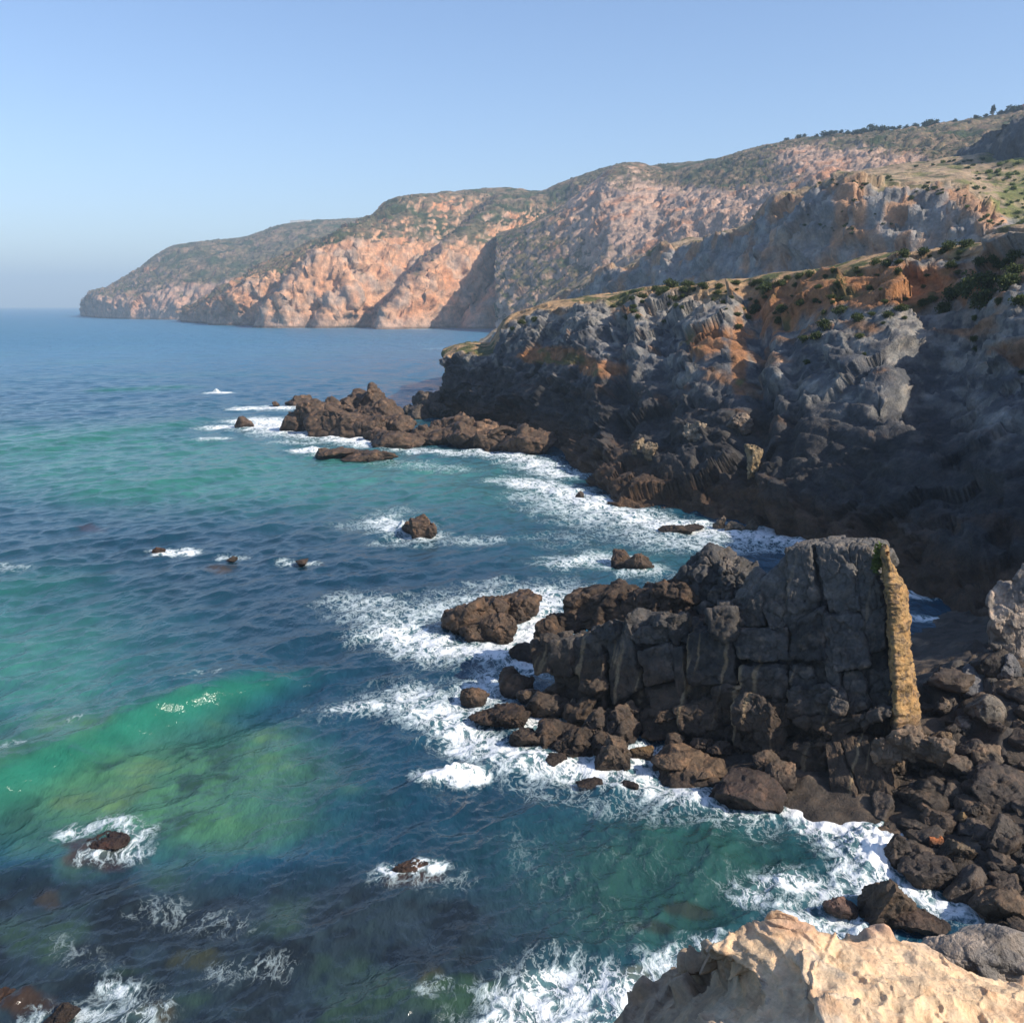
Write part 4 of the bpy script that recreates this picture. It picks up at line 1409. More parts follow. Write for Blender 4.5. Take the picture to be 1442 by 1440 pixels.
# swell crests (pixel positions of the crest, height m, width seaward, width shoreward)
wob = 1.4 * fbm(np.stack([X0 / 14, Y0 / 14, 0 * X0], 1), 3, 212)
crestgreen = np.zeros(len(V))
crests = [([(-260, 1160), (-80, 1112), (0, 1082), (130, 1030), (270, 976), (400, 935), (480, 912)], 1.7, 8.0, 2.0),
          ([(-200, 860), (-60, 830), (60, 805), (160, 790)], 0.5, 9, 5),
          ([(-60, 640), (60, 622), (180, 602), (290, 588), (370, 584)], 0.9, 14, 6),
          ([(40, 700), (150, 686), (260, 668), (360, 654), (430, 650)], 0.8, 12, 6),
          ([(100, 548), (200, 545), (300, 540)], 0.8, 14, 9),
          ([(560, 700), (640, 690), (740, 690)], 0.35, 7, 5),
          ([(880, 1170), (980, 1180), (1080, 1175)], 0.35, 3, 3)]
for pts, hh, ws, wl in crests:
    pp = np.array([W(*p, 0.75 * hh)[:2] for p in pts])
    dd, sd_, al = polydist(pp, V)
    x = sd_ + wob
    prof = np.where(x < 0, np.exp(-(x / ws) ** 2), np.exp(-(x / wl) ** 2))
    ends = sstep(0, 0.18, al) * sstep(1.0, 0.66, al)
    h += hh * prof * ends
    h -= 0.12 * hh * np.exp(-((x - 2.4 * wl) / (1.6 * wl)) ** 2) * ends
    face = np.exp(-((x - 0.6 * wl) / (0.8 * wl)) ** 2) * ends
    crestgreen = np.maximum(crestgreen, face * min(1.0, hh * 0.9))

# ---- foam
xx, yy = pix(V + np.array([0, 0, 0.0]))
front = (V - CAM) @ _f > 5
foam = np.zeros(len(V))
FOAM = [
    ([(520, 850), (560, 868), (620, 858), (700, 835), (785, 834)], 30, .70), ([(555, 885), (620, 915), (700, 918), (740, 898)], 30, .92),
    ([(575, 985), (640, 1000), (700, 962), (735, 940)], 36, .82), ([(770, 836), (762, 870), (745, 930)], 16, 1.0),
    ([(610, 1005), (680, 1050), (740, 1072), (830, 1085), (900, 1092), (960, 1112)], 34, .92), ([(690, 1010), (760, 1018), (830, 1020)], 16, 1.1),
    ([(760, 1072), (850, 1082), (920, 1062), (1060, 1060)], 22, 1.05), ([(880, 1100), (960, 1118), (1040, 1140), (1110, 1120)], 30, .85),
    ([(740, 1110), (850, 1130), (960, 1150), (1060, 1165)], 26, .50), ([(1085, 1108), (1150, 1140), (1215, 1180), (1245, 1215)], 30, 1.25),
    ([(1180, 1165), (1225, 1215), (1220, 1260)], 34, .95), ([(1240, 1235), (1290, 1255), (1340, 1275), (1420, 1280)], 26, .95),
    ([(1260, 1190), (1330, 1225), (1400, 1215)], 20, .7),
    ([(1065, 1255), (1110, 1240), (1170, 1262), (1205, 1312)], 24, .88), ([(1120, 1290), (1190, 1318), (1230, 1330)], 30, .85),
    ([(735, 1440), (780, 1395), (840, 1405), (905, 1395)], 44, .92), ([(895, 1390), (950, 1345), (1005, 1325)], 18, .75), ([(760, 1460), (900, 1450)], 40, .9),
    ([(610, 1094), (665, 1096)], 15, 1.35), ([(490, 997), (532, 994)], 16, .85), ([(440, 995), (500, 1000)], 14, .42),
    ([(95, 1170), (150, 1155), (195, 1170), (185, 1200), (130, 1205)], 14, .75), ([(545, 1225), (615, 1222)], 12, .95), ([(545, 1235), (640, 1240)], 20, .45),
    ([(60, 1440), (120, 1425), (210, 1425)], 20, .68), ([(150, 1390), (180, 1395)], 10, .75), ([(210, 1280), (330, 1300)], 20, .40), ([(310, 1370), (400, 1360)], 18, .44),
    ([(80, 1330), (200, 1400)], 18, .35), ([(600, 1395), (620, 1390)], 14, .5),
    ([(730, 678), (790, 690), (850, 716), (950, 742), (1085, 755), (1180, 772)], 15, .95), ([(760, 700), (850, 735), (950, 762), (1050, 764)], 20, .72), ([(790, 792), (850, 785), (905, 803)], 15, .80),
    ([(800, 760), (860, 750)], 22, .45), ([(680, 636), (730, 642), (790, 668)], 10, .9), ([(1080, 748), (1170, 764)], 9, 1.2), ([(1290, 838), (1320, 838)], 9, 1.2), ([(1280, 868), (1318, 870)], 6, 1.0),
    ([(300, 601), (345, 600)], 6, .95), ([(345, 575), (425, 574)], 7, 1.0), ([(365, 592), (400, 603), (470, 612), (525, 622)], 12, 1.05), ([(380, 600), (440, 612)], 14, .9), ([(430, 634), (450, 636)], 6, 1.1), ([(395, 622), (440, 624)], 6, .7),
    ([(520, 618), (580, 634), (690, 640)], 7, .8), ([(560, 652), (640, 660)], 10, .55), ([(540, 735), (566, 746), (590, 756)], 13, .85), ([(510, 740), (560, 720)], 14, .5), ([(640, 762), (690, 760)], 10, .60), ([(530, 765), (580, 768)], 8, .55),
    ([(228, 778), (262, 777)], 6, 1.1), ([(318, 785), (336, 784)], 5, .8), ([(405, 792), (440, 792)], 5, .75), ([(0, 800), (20, 806)], 8, .6), ([(286, 618), (312, 617)], 4, .8),
    ([(640, 489), (692, 489)], 2.2, 1.1), ([(600, 491), (640, 490)], 2, .7), ([(297, 553), (318, 553)], 3.0, 1.2), ([(250, 974), (285, 966)], 5, .55), ([(300, 966), (320, 960)], 5, .5), ([(0, 1080), (30, 1070)], 7, .6), ([(100, 1042), (115, 1036)], 5, .5),
    ([(420, 462.5), (640, 464)], 1.4, .6), ([(180, 449), (420, 457)], 1.0, .5), ([(560, 463), (600, 464)], 1.6, .9),
    ([(450, 1010), (560, 960), (620, 930)], 26, .30), ([(720, 1180), (800, 1260), (860, 1300)], 40, .28), ([(830, 1190), (1000, 1230)], 40, .25),
]
for pts, rpx, st in FOAM:
    pp = w2(pts)
    c = pp.mean(0)
    mid = np.array([c[0], c[1], 0.0]) - CAM
    dep_ = H / np.linalg.norm(mid)
    rad = rpx * (mid @ _f) / F * 1.2 * min(max(0.42 / dep_, 1.0), 2.5)
    ext = np.linalg.norm(pp - c, axis=1).max() + rad * 2.6
    sel = np.nonzero((np.abs(V[:, 0] - c[0]) < ext) & (np.abs(V[:, 1] - c[1]) < ext))[0]
    if len(sel) == 0:
        continue
    Vs = V[sel]
    dw = fbm(np.stack([Vs[:, 0] / (rad * 1.1), Vs[:, 1] / (rad * 1.1), 0 * Vs[:, 0] + rpx], 1), 3, 221)
    dd, _, _ = polydist(pp, Vs)
    f = st * sstep(2.9, 0.1, dd / rad + 1.0 * dw)
    foam[sel] = np.maximum(foam[sel], f)
foam *= front
# churned water is a little higher and lumpy
lump = fbm(np.stack([X0 / 1.3, Y0 / 1.3, 0 * X0], 1)[idx], 3, 231)
h[idx] += 0.16 * sstep(0.5, 1.0, foam[idx]) * lump + 0.05 * sstep(0.4, 1.0, foam[idx])
for (px, py, hh, rad) in ((640, 1092, 0.35, 1.3), (660, 1092, 0.3, 1.0), (622, 1093, 0.2, 1.0), (518, 992, 0.35, 1.1), (305, 552, 1.6, 1.2), (566, 746, 1.1, 1.1), (1222, 1196, 0.55, 3.0), (440, 634, 1.0, 1.6)):
    c = W(px, py)
    q = np.exp(-((X0 - c[0]) ** 2 + (Y0 - c[1]) ** 2) / rad ** 2)
    h += hh * q * (0.8 + 0.9 * fbm(np.stack([X0 / 0.7, Y0 / 0.7, 0 * X0], 1) * (q > 0.01)[:, None], 2, 232))

# ---- colour of the water body: depth, sand, weed
g = lambda cx, cy, rx, ry, rot=0.0: np.exp(-((((xx - cx) * math.cos(rot) + (yy - cy) * math.sin(rot)) / rx) ** 2) - (((yy - cy) * math.cos(rot) - (xx - cx) * math.sin(rot)) / ry) ** 2)
pn = np.stack([X0, Y0, 0 * X0], 1)
nA = np.zeros(len(V)); nB = np.zeros(len(V)); nC = np.zeros(len(V))
nA[idx] = fbm(pn[idx] / 16, 4, 241)
nB[idx] = fbm(pn[idx] / 4.5, 4, 242)
nC[idx] = fbm(pn[idx] / np.array([90., 45., 1.]), 3, 243)
tint = np.tile(np.array((0.012, 0.060, 0.100), np.float32), (len(V), 1))
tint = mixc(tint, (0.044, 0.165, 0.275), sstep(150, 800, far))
tint = mixc(tint, (0.007, 0.036, 0.062), np.clip(g(330, 800, 420, 110) + g(620, 1150, 260, 160) + g(560, 900, 200, 110) + 0.5 * nA, 0, 1) * front)
teal = np.clip(1.3 * g(230, 672, 300, 42) + 0.9 * g(60, 620, 260, 30) + 1.25 * g(20, 960, 190, 115) + 0.7 * g(560, 660, 160, 14) + 0.5 * g(880, 790, 110, 22) + 0.4 * g(650, 700, 200, 60) + 0.55 * nC * sstep(120, 200, far), 0, 1)
tint = mixc(tint, (0.045, 0.185, 0.145), teal * (0.72 + 0.5 * nB).clip(0, 1) * front)
shal = np.clip(1.35 * g(190, 1105, 260, 70, -0.1) + 0.7 * g(320, 1170, 140, 34) + 0.35 * nA + 0.45 * nB, 0, 1) * sstep(0.1, 0.5, g(200, 1115, 290, 115))
tint = mixc(tint, (0.052, 0.150, 0.085), shal * front)
tint = mixc(tint, (0.085, 0.160, 0.078), shal * sstep(0.0, 0.4, nB + 0.3 * nA) * 0.8 * front)
nD = np.zeros(len(V)); nD[idx] = fbm(pn[idx] / 1.7, 4, 247)
tint = mixc(tint, (0.020, 0.052, 0.038), shal * sstep(0.05, 0.3, -nB - 0.6 * nD) * 0.8 * front)
cove = np.clip(1.1 * g(960, 1215, 240, 75) + 0.8 * g(900, 1310, 170, 60), 0, 1)
tint = mixc(tint, (0.020, 0.066, 0.060), cove * front)
weed = np.clip(sstep(1190, 1290, yy + 60 * nA) * sstep(900, 620, xx), 0, 1) * front
tint = mixc(tint, (0.020, 0.030, 0.036), weed * 0.9)
tint = mixc(tint, (0.011, 0.016, 0.020), weed * sstep(0.0, 0.25, -nB + 0.4 * nA + 0.7 * nD) * 0.8)
tint = mixc(tint, (0.035, 0.075, 0.040), weed * sstep(0.15, 0.5, nB + 0.5 * nA) * 0.5)
tint = mixc(tint, (0.060, 0.034, 0.022), weed * sstep(0.30, 0.5, fbm(pn / 2.6, 3, 245) if False else nB * 0.6 - nA * 0.8) * 0.6)
tint = mixc(tint, (0.016, 0.135, 0.090), np.clip(crestgreen * 0.9, 0, 1) * front * np.where(yy > 1180, 0.2, 1))
for (px, py, rx, ry, c_) in ((150, 1200, 60, 24, (0.045, 0.022, 0.020)), (580, 1232, 50, 16, (0.045, 0.026, 0.018)), (920, 1305, 34, 11, (0.022, 0.030, 0.026)), (970, 1280, 36, 12, (0.026, 0.034, 0.028)),
                         (130, 745, 22, 5, (0.04, 0.035, 0.045)), (310, 800, 26, 6, (0.06, 0.045, 0.03)), (65, 1260, 20, 12, (0.035, 0.032, 0.028)), (275, 1350, 40, 22, (0.040, 0.046, 0.030)), (610, 1380, 22, 26, (0.042, 0.045, 0.030)),
                         (220, 1425, 30, 18, (0.05, 0.045, 0.028)), (900, 1375, 30, 12, (0.075, 0.055, 0.03)), (30, 1415, 60, 20, (0.045, 0.028, 0.018)), (660, 1395, 60, 30, (0.025, 0.055, 0.032))):
    tint = mixc(tint, c_, sstep(0.30, 0.85, g(px, py, rx * 1.15, ry * 1.15) + 0.7 * nB + 0.6 * nD) * sstep(0.05, 0.3, g(px, py, rx, ry)) * 0.85 * front)
# aerated water near foam is milky
tint = mixc(tint, (0.14, 0.27, 0.27), sstep(0.45, 1.1, foam) * 0.55)
V[:, 0] += DX; V[:, 1] += DY; V[:, 2] = h
V[:, 2] -= (far > 900) * 0.0

m, nt, b = nmat("sea_water")
tc = node(nt, "ShaderNodeTexCoord")
co = tc.outputs["Object"]
at = node(nt, "ShaderNodeAttribute", attribute_name="tint")
fo = node(nt, "ShaderNodeAttribute", attribute_name="foam")
fm = fo.outputs["Fac"]
# lacy foam: warped ridge noise in two sizes, more coverage where the foam attribute is high
wnz = node(nt, "ShaderNodeTexNoise")
wnz.inputs["Scale"].default_value = 0.45
wnz.inputs["Detail"].default_value = 4
nt.links.new(co, wnz.inputs["Vector"])
wv = node(nt, "ShaderNodeVectorMath", operation='MULTIPLY_ADD')
nt.links.new(wnz.outputs["Color"], wv.inputs[0])
wv.inputs[1].default_value = (1.8, 1.8, 0)
nt.links.new(co, wv.inputs[2])
mp = node(nt, "ShaderNodeMapping")
mp.inputs["Rotation"].default_value = (0, 0, R(38))
mp.inputs["Scale"].default_value = (1.0, 0.55, 1.0)
nt.links.new(wv.outputs[0], mp.inputs["Vector"])


def ridge(scale, detail):
    n = noise_tex(nt, mp.outputs[0], scale, detail, 0.6)
    r_ = math_(nt, 'ABSOLUTE', math_(nt, 'SUBTRACT', n, 0.5))
    return maprange(nt, r_, 0.0, 0.11, 1.0, 0.0)


lace = math_(nt, 'MAXIMUM', ridge(0.5, 7), math_(nt, 'MULTIPLY', ridge(1.7, 5), 0.95))
fine = noise_tex(nt, co, 3.0, 4, 0.7)
body = noise_tex(nt, mp.outputs[0], 0.5, 6, 0.65)
lace = math_(nt, 'ADD', math_(nt, 'MULTIPLY', lace, 0.72), math_(nt, 'ADD', math_(nt, 'MULTIPLY', fine, 0.22), math_(nt, 'MULTIPLY', body, 0.25)))
thr = maprange(nt, fm, 0.0, 1.2, 1.14, 0.26)
k = math_(nt, 'SUBTRACT', lace, thr)
cov = maprange(nt, k, -0.14, 0.42, 0.0, 0.97, True)
cov = math_(nt, 'MULTIPLY', cov, maprange(nt, fm, 0.05, 0.3, 0, 1))
# small streaks of tone in the water body
body_n = noise_tex(nt, co, 0.35, 5, 0.6)
vv = maprange(nt, body_n, 0.3, 0.7, 0.8, 1.2)
cm = node(nt, "ShaderNodeCombineColor")
for i in range(3):
    nt.links.new(vv, cm.inputs[i])
wcolr = rgb_mix(nt, 1.0, at.outputs["Color"], cm.outputs[0], 'MULTIPLY')
fcol = rgb_mix(nt, maprange(nt, math_(nt, 'MULTIPLY', cov, fm), 0.25, 1.0, 0, 1), (0.50, 0.62, 0.64), (0.84, 0.85, 0.85))
nt.links.new(rgb_mix(nt, cov, wcolr, fcol), b.inputs["Base Color"])
ln = node(nt, "ShaderNodeVectorMath", operation='LENGTH')
nt.links.new(co, ln.inputs[0])
dist_ = ln.outputs["Value"]
nt.links.new(math_(nt, 'ADD', maprange(nt, dist_, 120, 900, 0.13, 0.38), maprange(nt, cov, 0, 1, 0, 0.5)), b.inputs["Roughness"])
b.inputs["IOR"].default_value = 1.333
nt.links.new(maprange(nt, cov, 0, 1, 0.5, 0.1), b.inputs["Specular IOR Level"])
# ripples: finer ones only matter close by, broad ones carry to the horizon
mp2 = node(nt, "ShaderNodeMapping")
mp2.inputs["Rotation"].default_value = (0, 0, R(42))
mp2.inputs["Scale"].default_value = (1.0, 0.5, 1.0)
nt.links.new(co, mp2.inputs["Vector"])
r1 = noise_tex(nt, mp2.outputs[0], 3.4, 4, 0.6)
r2 = noise_tex(nt, mp2.outputs[0], 0.7, 4, 0.55)
r3 = noise_tex(nt, mp2.outputs[0], 0.15, 6, 0.62)
hh_ = math_(nt, 'ADD', math_(nt, 'MULTIPLY', r1, 0.07), math_(nt, 'MULTIPLY', r2, 0.20))
hh_ = math_(nt, 'ADD', hh_, math_(nt, 'MULTIPLY', r3, maprange(nt, dist_, 120, 900, 0.7, 2.6)))
hh_ = math_(nt, 'ADD', hh_, math_(nt, 'MULTIPLY', noise_tex(nt, mp2.outputs[0], 0.045, 4, 0.6), maprange(nt, dist_, 120, 700, 0.0, 5.0)))
hh_ = math_(nt, 'ADD', hh_, math_(nt, 'MULTIPLY', cov, 0.07))
bp = node(nt, "ShaderNodeBump")
bp.inputs["Strength"].default_value = 1.0
bp.inputs["Distance"].default_value = 1.0
nt.links.new(hh_, bp.inputs["Height"])
nt.links.new(bp.outputs[0], b.inputs["Normal"])
link("sea", mesh_from("sea", V, Q, m, {"tint": tint, "foam": foam}), kind="structure")
del V, h, DX, DY

# ================================================================== shrubs on the near cliff
shrub_me = []
for k in range(6):
    V, Q = leaf_blob(900, 1.0, 0.9, 0.62, 0.10, 300 + k, 14)
    V[:, 2] += 0.42
    shrub_me.append(mesh_from("foliage", V, Q, M_LEAF))


def tube(pts, rads, n=7):
    V, Q = [], []
    for p, r_ in zip(pts, rads):
        for a in range(n):
            V.append((p[0] + r_ * math.cos(2 * math.pi * a / n), p[1] + r_ * math.sin(2 * math.pi * a / n), p[2]))
    for i in range(len(pts) - 1):
        for a in range(n):
            Q.append((i * n + a, i * n + (a + 1) % n, (i + 1) * n + (a + 1) % n, (i + 1) * n + a))
    return np.array(V), np.array(Q)


V, Q = tube([(0, 0, -0.3), (0.03, 0.02, 0.15), (0.0, 0.05, 0.5)], [0.06, 0.05, 0.02])
stem_me = mesh_from("stem", V, Q, M_WOOD)
rs = np.random.RandomState(11)
spots = [(925, 408, 15), (945, 405, 20), (968, 404, 18), (990, 406, 16), (1012, 406, 13), (1036, 400, 13), (1062, 402, 14), (1080, 410, 22), (1100, 402, 20), (1125, 392, 17), (1140, 389, 14),
         (1064, 436, 16), (1052, 448, 14), (1100, 430, 18), (1128, 414, 16), (1096, 455, 15), (1040, 462, 12), (1160, 462, 20), (1185, 440, 22), (1208, 452, 18), (1150, 476, 20), (1132, 480, 16), (1250, 366, 22), (1272, 362, 18), (1232, 372, 16), (1300, 358, 18), (1335, 351, 20), (1362, 347, 18), (1400, 343, 20), (1430, 338, 20),
         (1365, 408, 36), (1395, 398, 32), (1345, 420, 26), (1385, 425, 30), (1420, 405, 28), (1330, 440, 20), (1270, 436, 18), (1250, 446, 16), (1430, 385, 26), (1180, 400, 14), (1440, 430, 24), (1210, 476, 14), (735, 455, 12), (752, 449, 10), (722, 462, 9), (1300, 430, 16), (1410, 366, 18), (1380, 372, 16), (1340, 376, 14)]
proto = None
for k in range(150):
    if k < len(spots):
        px, py, w = spots[k]
    else:
        px = rs.uniform(860, 1442)
        e = np.interp(px, [860, 920, 1010, 1140, 1240, 1310, 1442], [424, 409, 401, 385, 368, 357, 338])
        py = e + abs(rs.normal()) * (14 + (px - 860) * 0.09) + 2
        w = rs.uniform(5, 13)
    r = None
    for dy in range(0, 30, 3):
        r = BV_near.ray_cast(Vector(CAM), Vector(ray(px, py + dy)).normalized())
        if r[0] is not None and r[1].z > 0.15:
            break
    if r is None or r[0] is None or r[0].y > 320:
        continue
    s = w / 2 * (np.array(r[0]) - CAM) @ _f / F * (1.5 if px > 1300 else 1.2)
    loc = r[0] - Vector((0, 0, 0.1 * s))
    t = empty("shrub", loc, "low dark green shrub growing on the ochre soil along the top of the near cliff", "shrub", "shrubs on the top of the near cliff", rs.uniform(0, 6.28))
    t.scale = (s, s, s * rs.uniform(0.8, 1.2))
    f_ = link("foliage", shrub_me[k % 6], t)
    link("stem", stem_me, t)

# fresh green bushes on the slope at the upper right, dark ones on the middle headland's top
BV_mid = BVHTree.FromPolygons(V_mid.tolist(), Q_mid.tolist())
lime_me = []
for k in range(4):
    V, Q = leaf_blob(320, 1.0, 0.9, 0.55, 0.17, 330 + k, 9)
    V[:, 2] += 0.35
    lime_me.append(mesh_from("green_bush", V, Q, M_LIME))
dark_me = []
for k in range(4):
    V, Q = leaf_blob(320, 1.0, 0.9, 0.55, 0.17, 340 + k, 9)
    V[:, 2] += 0.35
    dark_me.append(mesh_from("dark_bush", V, Q, M_LEAF))
n = 0
tries = 0
while n < 150 and tries < 2000:
    tries += 1
    lime = n < 60
    px = rs.uniform(1290, 1460) if lime else rs.uniform(1120, 1450)
    py = rs.uniform(225, 330)
    if not lime and fbm(np.array([[px / 45, py / 18, 0.5]]), 2, 71)[0] < 0.02:
        continue
    if lime and rs.rand() > np.exp(-((px - 1440) / 70) ** 2):
        continue
    r = BV_mid.ray_cast(Vector(CAM), Vector(ray(px, py)).normalized())
    if r[0] is None or r[1].z < 0.35:
        continue
    s = rs.uniform(3, 9) / 2 * (np.array(r[0]) - CAM) @ _f / F * (1.3 if lime else 1.0)
    o = link("green_bush" if lime else "dark_bush", (lime_me if lime else dark_me)[n % 4])
    o.location = r[0]
    o.scale = (s, s, s)
    o.rotation_euler = (0, 0, rs.uniform(0, 6.28))
    if lime:
        tag(o, "bright lime green bush on the dry slope at the upper right", "bush", "lime green bushes of the upper right slope")
    else:
        tag(o, "small dark bush dotted over the dry slope above the grey cliff", "bush", "dark bushes of the slope above the grey cliff")
    n += 1

# ================================================================== trees on the skyline
tree_me = []
V, Q = tube([(0, 0, -0.5), (0.05, 0.02, 0.25), (0.02, 0.0, 0.55), (0.06, 0.03, 0.65)], [0.05, 0.042, 0.032, 0.015])
trunk_me = mesh_from("trunk", V, Q, M_WOOD)
for k in range(5):
    V, Q = leaf_blob(420, 0.62, 0.55, 0.30 + 0.03 * k, 0.085, 400 + k, 8)
    V[:, 2] += 0.52
    tree_me.append(mesh_from("crown", V, Q, M_PINE))
V, Q = leaf_blob(420, 0.2, 0.2, 0.5, 0.07, 420, 10)
V[:, 0] *= (1.1 - V[:, 2]) ; V[:, 1] *= (1.1 - V[:, 2]); V[:, 2] += 0.52
cone_me = mesh_from("crown", V, Q, M_PINE)
BV_hill = BVHTree.FromPolygons(V_hill.tolist(), Q_hill.tolist())


def skyline(px, y0, bv, step=0.5):
    for i in range(120):
        r = bv.ray_cast(Vector(CAM), Vector(ray(px, y0 + i * step)).normalized())
        if r[0] is not None:
            return np.array(r[0]), y0 + i * step
    return None, None


for k, (px, hp) in enumerate(((1108, 7), (1124, 10), (1133, 9), (1150, 8), (1160, 9), (1168, 11), (1176, 10), (1184, 9), (1194, 13), (1202, 12), (1210, 11), (1218, 10), (1228, 16), (1236, 12), (1243, 16), (1250, 10), (1258, 9), (1266, 9), (1276, 8), (1290, 8), (1302, 11), (1310, 12), (1318, 9),
                              (1345, 6), (1375, 7), (1388, 8), (1398, 13), (1408, 9), (1416, 10), (1424, 16), (1432, 13), (1440, 10), (1450, 12), (1472, 14))):
    p, y = skyline(px, 140, BV_hill)
    if p is None:
        continue
    s = hp * rs.uniform(0.75, 1.25) * ((p - CAM) @ _f) / F
    lone = px == 1398
    t = empty("pine_tree", p - np.array([0, 0, (0.12 if px == 1398 else 0.32) * s]),
              "tall narrow tree standing alone on the skyline near the upper right corner" if lone else "dark pine with a flat crown on the hill's skyline at the upper right", "tree",
              None if lone else "pines along the hill's skyline", rs.uniform(0, 6.28))
    t.scale = (s, s, s)
    link("trunk", trunk_me, t)
    link("crown", cone_me if lone else tree_me[k % 5], t)

# scrub covering the far slopes: countless low clumps, one mass per hill
def scrub(name, label, V, Q, rockm, count, smin, smax, seed, sel=None):
    rs = np.random.RandomState(seed)
    c = V[Q[:, 0]]
    N = normals(V, Q)[Q[:, 0]]
    a, b_ = V[Q[:, 2]] - V[Q[:, 0]], V[Q[:, 3]] - V[Q[:, 1]]
    area = np.linalg.norm(np.cross(a, b_), axis=1)
    dist = np.linalg.norm(c - CAM, axis=1)
    dens = sstep(-0.05, 0.25, fbm(c / 60, 4, seed))
    xx, yy = pix(c)
    wgt = area / dist ** 2 * (1 - rockm[Q[:, 0]]) ** 2 * sstep(0.35, 0.7, N[:, 2]) * dens * ((xx > -60) & (xx < 1500) & (c[:, 1] > 100)) * (c[:, 2] > 12)
    pick = rs.choice(len(c), count, p=wgt / wgt.sum())
    base = c[pick] + rs.rand(count, 1) * a[pick] * 0.5
    s = rs.uniform(smin, smax, count)[:, None]
    oct_ = np.array([(1, 0, .1), (0.3, 0.95, .15), (-.8, .6, .05), (-.8, -.6, .12), (0.3, -.95, .1), (0.1, 0, 0.8)])
    F_ = np.array([(0, 1, 5), (1, 2, 5), (2, 3, 5), (3, 4, 5), (4, 0, 5)])
    Vs = (base[:, None, :] + (oct_[None] * rs.uniform(0.7, 1.3, (count, 6, 1))) * s[:, None, :] - np.array([0, 0, 0.3]) * s[:, None, :]).reshape(-1, 3)
    Fs = (np.arange(count)[:, None, None] * 6 + F_[None]).reshape(-1, 3)
    link(name, mesh_from(name, Vs, Fs, M_SCRUB, smooth=False), kind="stuff", label=label, category="scrub")


M_SCRUB = leaf_material("scrub_leaves", (0.030, 0.042, 0.018), (0.075, 0.075, 0.032), 0.05)
scrub("scrub", "dark green scrub scattered over the hillside above the grey cliff", V_hill, Q_hill, R_hill, 7000, 0.8, 2.4, 501)
scrub("scrub", "olive scrub covering the slopes above the orange cliffs", V_spur, Q_spur, R_spur, 5000, 1.2, 3.2, 502)
scrub("scrub", "faint bluish scrub on the farthest tip hill", V_tip, Q_tip, R_tip, 3500, 2.0, 4.5, 503)

# ================================================================== far houses
M_WALL = plain_material("white_render", (0.70, 0.68, 0.64), 0.8, 0.05)
M_PINK = plain_material("pink_render", (0.42, 0.26, 0.20), 0.8, 0.05)
M_ROOF = plain_material("clay_tiles", (0.42, 0.15, 0.09), 0.8, 0.15, 2.0)
M_GLASS = plain_material("window_glass", (0.03, 0.035, 0.04), 0.15, 0.05)


def box(x0, x1, y0, y1, z0, z1):
    V = np.array([(x, y, z) for z in (z0, z1) for y in (y0, y1) for x in (x0, x1)], float)
    return V, np.array([(0, 1, 5, 4), (1, 3, 7, 5), (3, 2, 6, 7), (2, 0, 4, 6), (4, 5, 7, 6), (2, 3, 1, 0)])


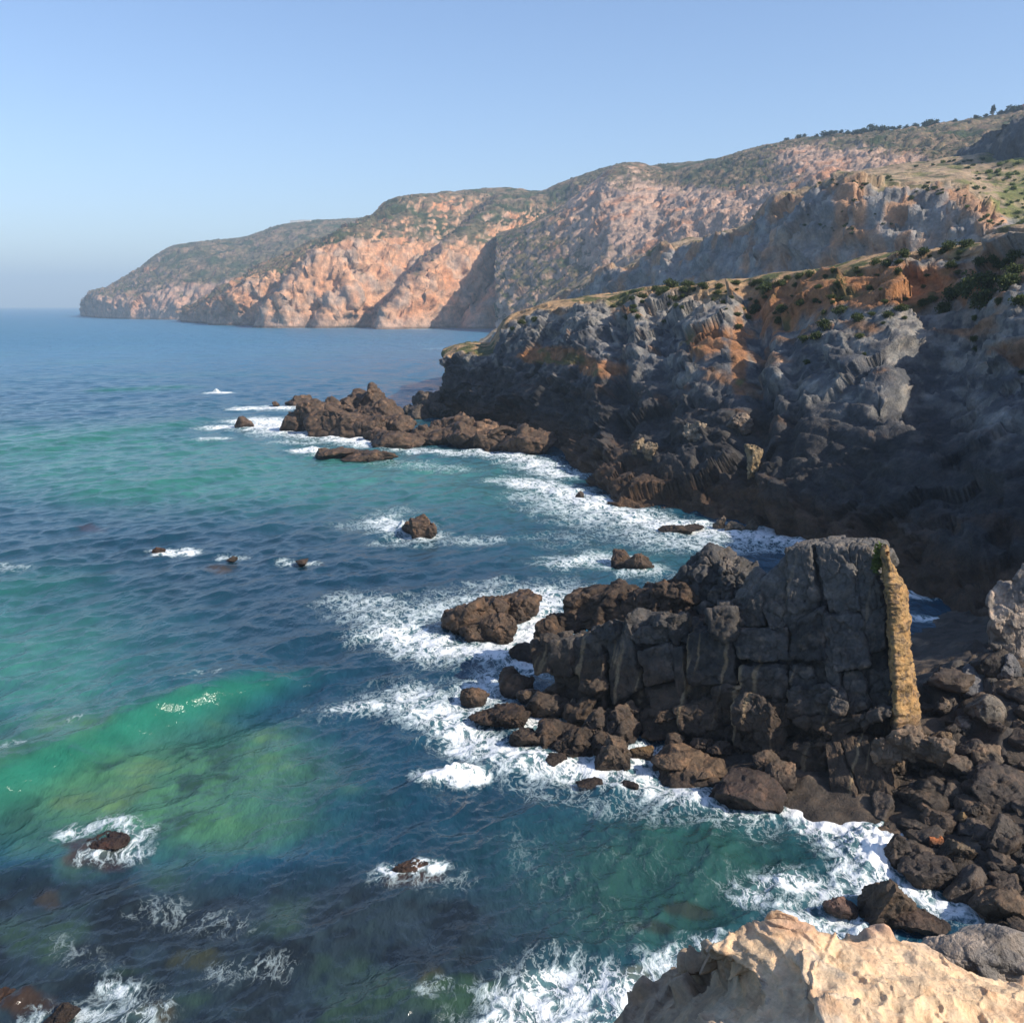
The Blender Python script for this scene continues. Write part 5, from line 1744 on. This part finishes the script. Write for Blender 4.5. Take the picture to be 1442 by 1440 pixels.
def house(loc, w, d, hgt, label, name="house", flat=False, rz=0.0):
    t = empty(name, loc, label, "house", None, rz)
    V, Q = box(-w / 2, w / 2, -d / 2, d / 2, -2, hgt)
    link("wall", mesh_from("wall", V, Q, M_WALL if flat else M_PINK, smooth=False), t)
    if flat:
        V, Q = box(-w / 2 - .3, w / 2 + .3, -d / 2 - .3, d / 2 + .3, hgt + .003, hgt + .5)
        link("roof", mesh_from("roof", V, Q, M_WALL, smooth=False), t)
    else:
        o = .6
        V = np.array([(-w / 2 - o, -d / 2 - o, hgt + .003), (w / 2 + o, -d / 2 - o, hgt + .003), (w / 2 + o, d / 2 + o, hgt + .003), (-w / 2 - o, d / 2 + o, hgt + .003), (-w / 4, 0, hgt + d * .32), (w / 4, 0, hgt + d * .32), (w / 4, 0.01, hgt + d * .32), (-w / 4, 0.01, hgt + d * .32)])
        link("roof", mesh_from("roof", V, np.array([(0, 1, 5, 4), (1, 2, 6, 5), (2, 3, 7, 6), (3, 0, 4, 7), (4, 5, 6, 7), (3, 2, 1, 0)]), M_ROOF, smooth=False), t)
    nw = max(2, int(w / 4))
    for i in range(nw):
        x = -w / 2 + (i + .5) * w / nw
        V, Q = box(x - .6, x + .6, -d / 2 - .05, -d / 2 - .003, 1.0, min(2.4, hgt - .3))
        link("window", mesh_from("window", V, Q, M_GLASS, smooth=False), t)


BV_tip = BVHTree.FromPolygons(V_tip.tolist(), Q_tip.tolist())
for px, w, hgt, lab in ((416, 20, 4, "low white house on the far headland's crest"), (430, 34, 3, "long white building right of the low white house, on the far headland's crest")):
    p, y = skyline(px, 296, BV_tip)
    if p is not None:
        house(p + np.array([0, -12, -3.0]), w, 12, hgt + 1.5, lab, "house" if w < 25 else "long_building", True)
for px, w, hgt, lab in ((1412, 15, 3.0, "house with a red tiled roof behind the dark crag at the upper right"), (1446, 13, 3.0, "house with a red tiled roof among pines in the upper right corner")):
    p, y = skyline(px, 140, BV_hill)
    if p is not None:
        if px == 1412:
            q = P(px, 184, 760)
            r = BV_hill.ray_cast(Vector((q[0], q[1], 900)), Vector((0, 0, -1)))
            if r[0] is not None:
                p = np.array(r[0]) + np.array([0, 0, 1.5])
        house(p + np.array([0, 0, -1.0]), w, 11, hgt, lab, rz=0.3)

# ================================================================== the air
hz = nmat("haze_air")
mm, nt, b = hz
nt.nodes.remove(b)
out = [n for n in nt.nodes if n.type == 'OUTPUT_MATERIAL'][0]
pv = nt.nodes.new("ShaderNodeVolumePrincipled")
pv.inputs["Color"].default_value = (0.60, 0.81, 1.0, 1)
pv.inputs["Density"].default_value = HAZE
pv.inputs["Anisotropy"].default_value = 0.0
pv.inputs["Density Attribute"].default_value = ""
pv.inputs["Temperature Attribute"].default_value = ""
pv.inputs["Color Attribute"].default_value = ""
nt.links.new(pv.outputs[0], out.inputs["Volume"])

V, Q = box(-15500, 15500, -15500, 15500, -14.0, 460.0)
V = np.array(V)
hme = mesh_from("haze", V, Q, mm, smooth=False)
link("haze", hme, kind="stuff")
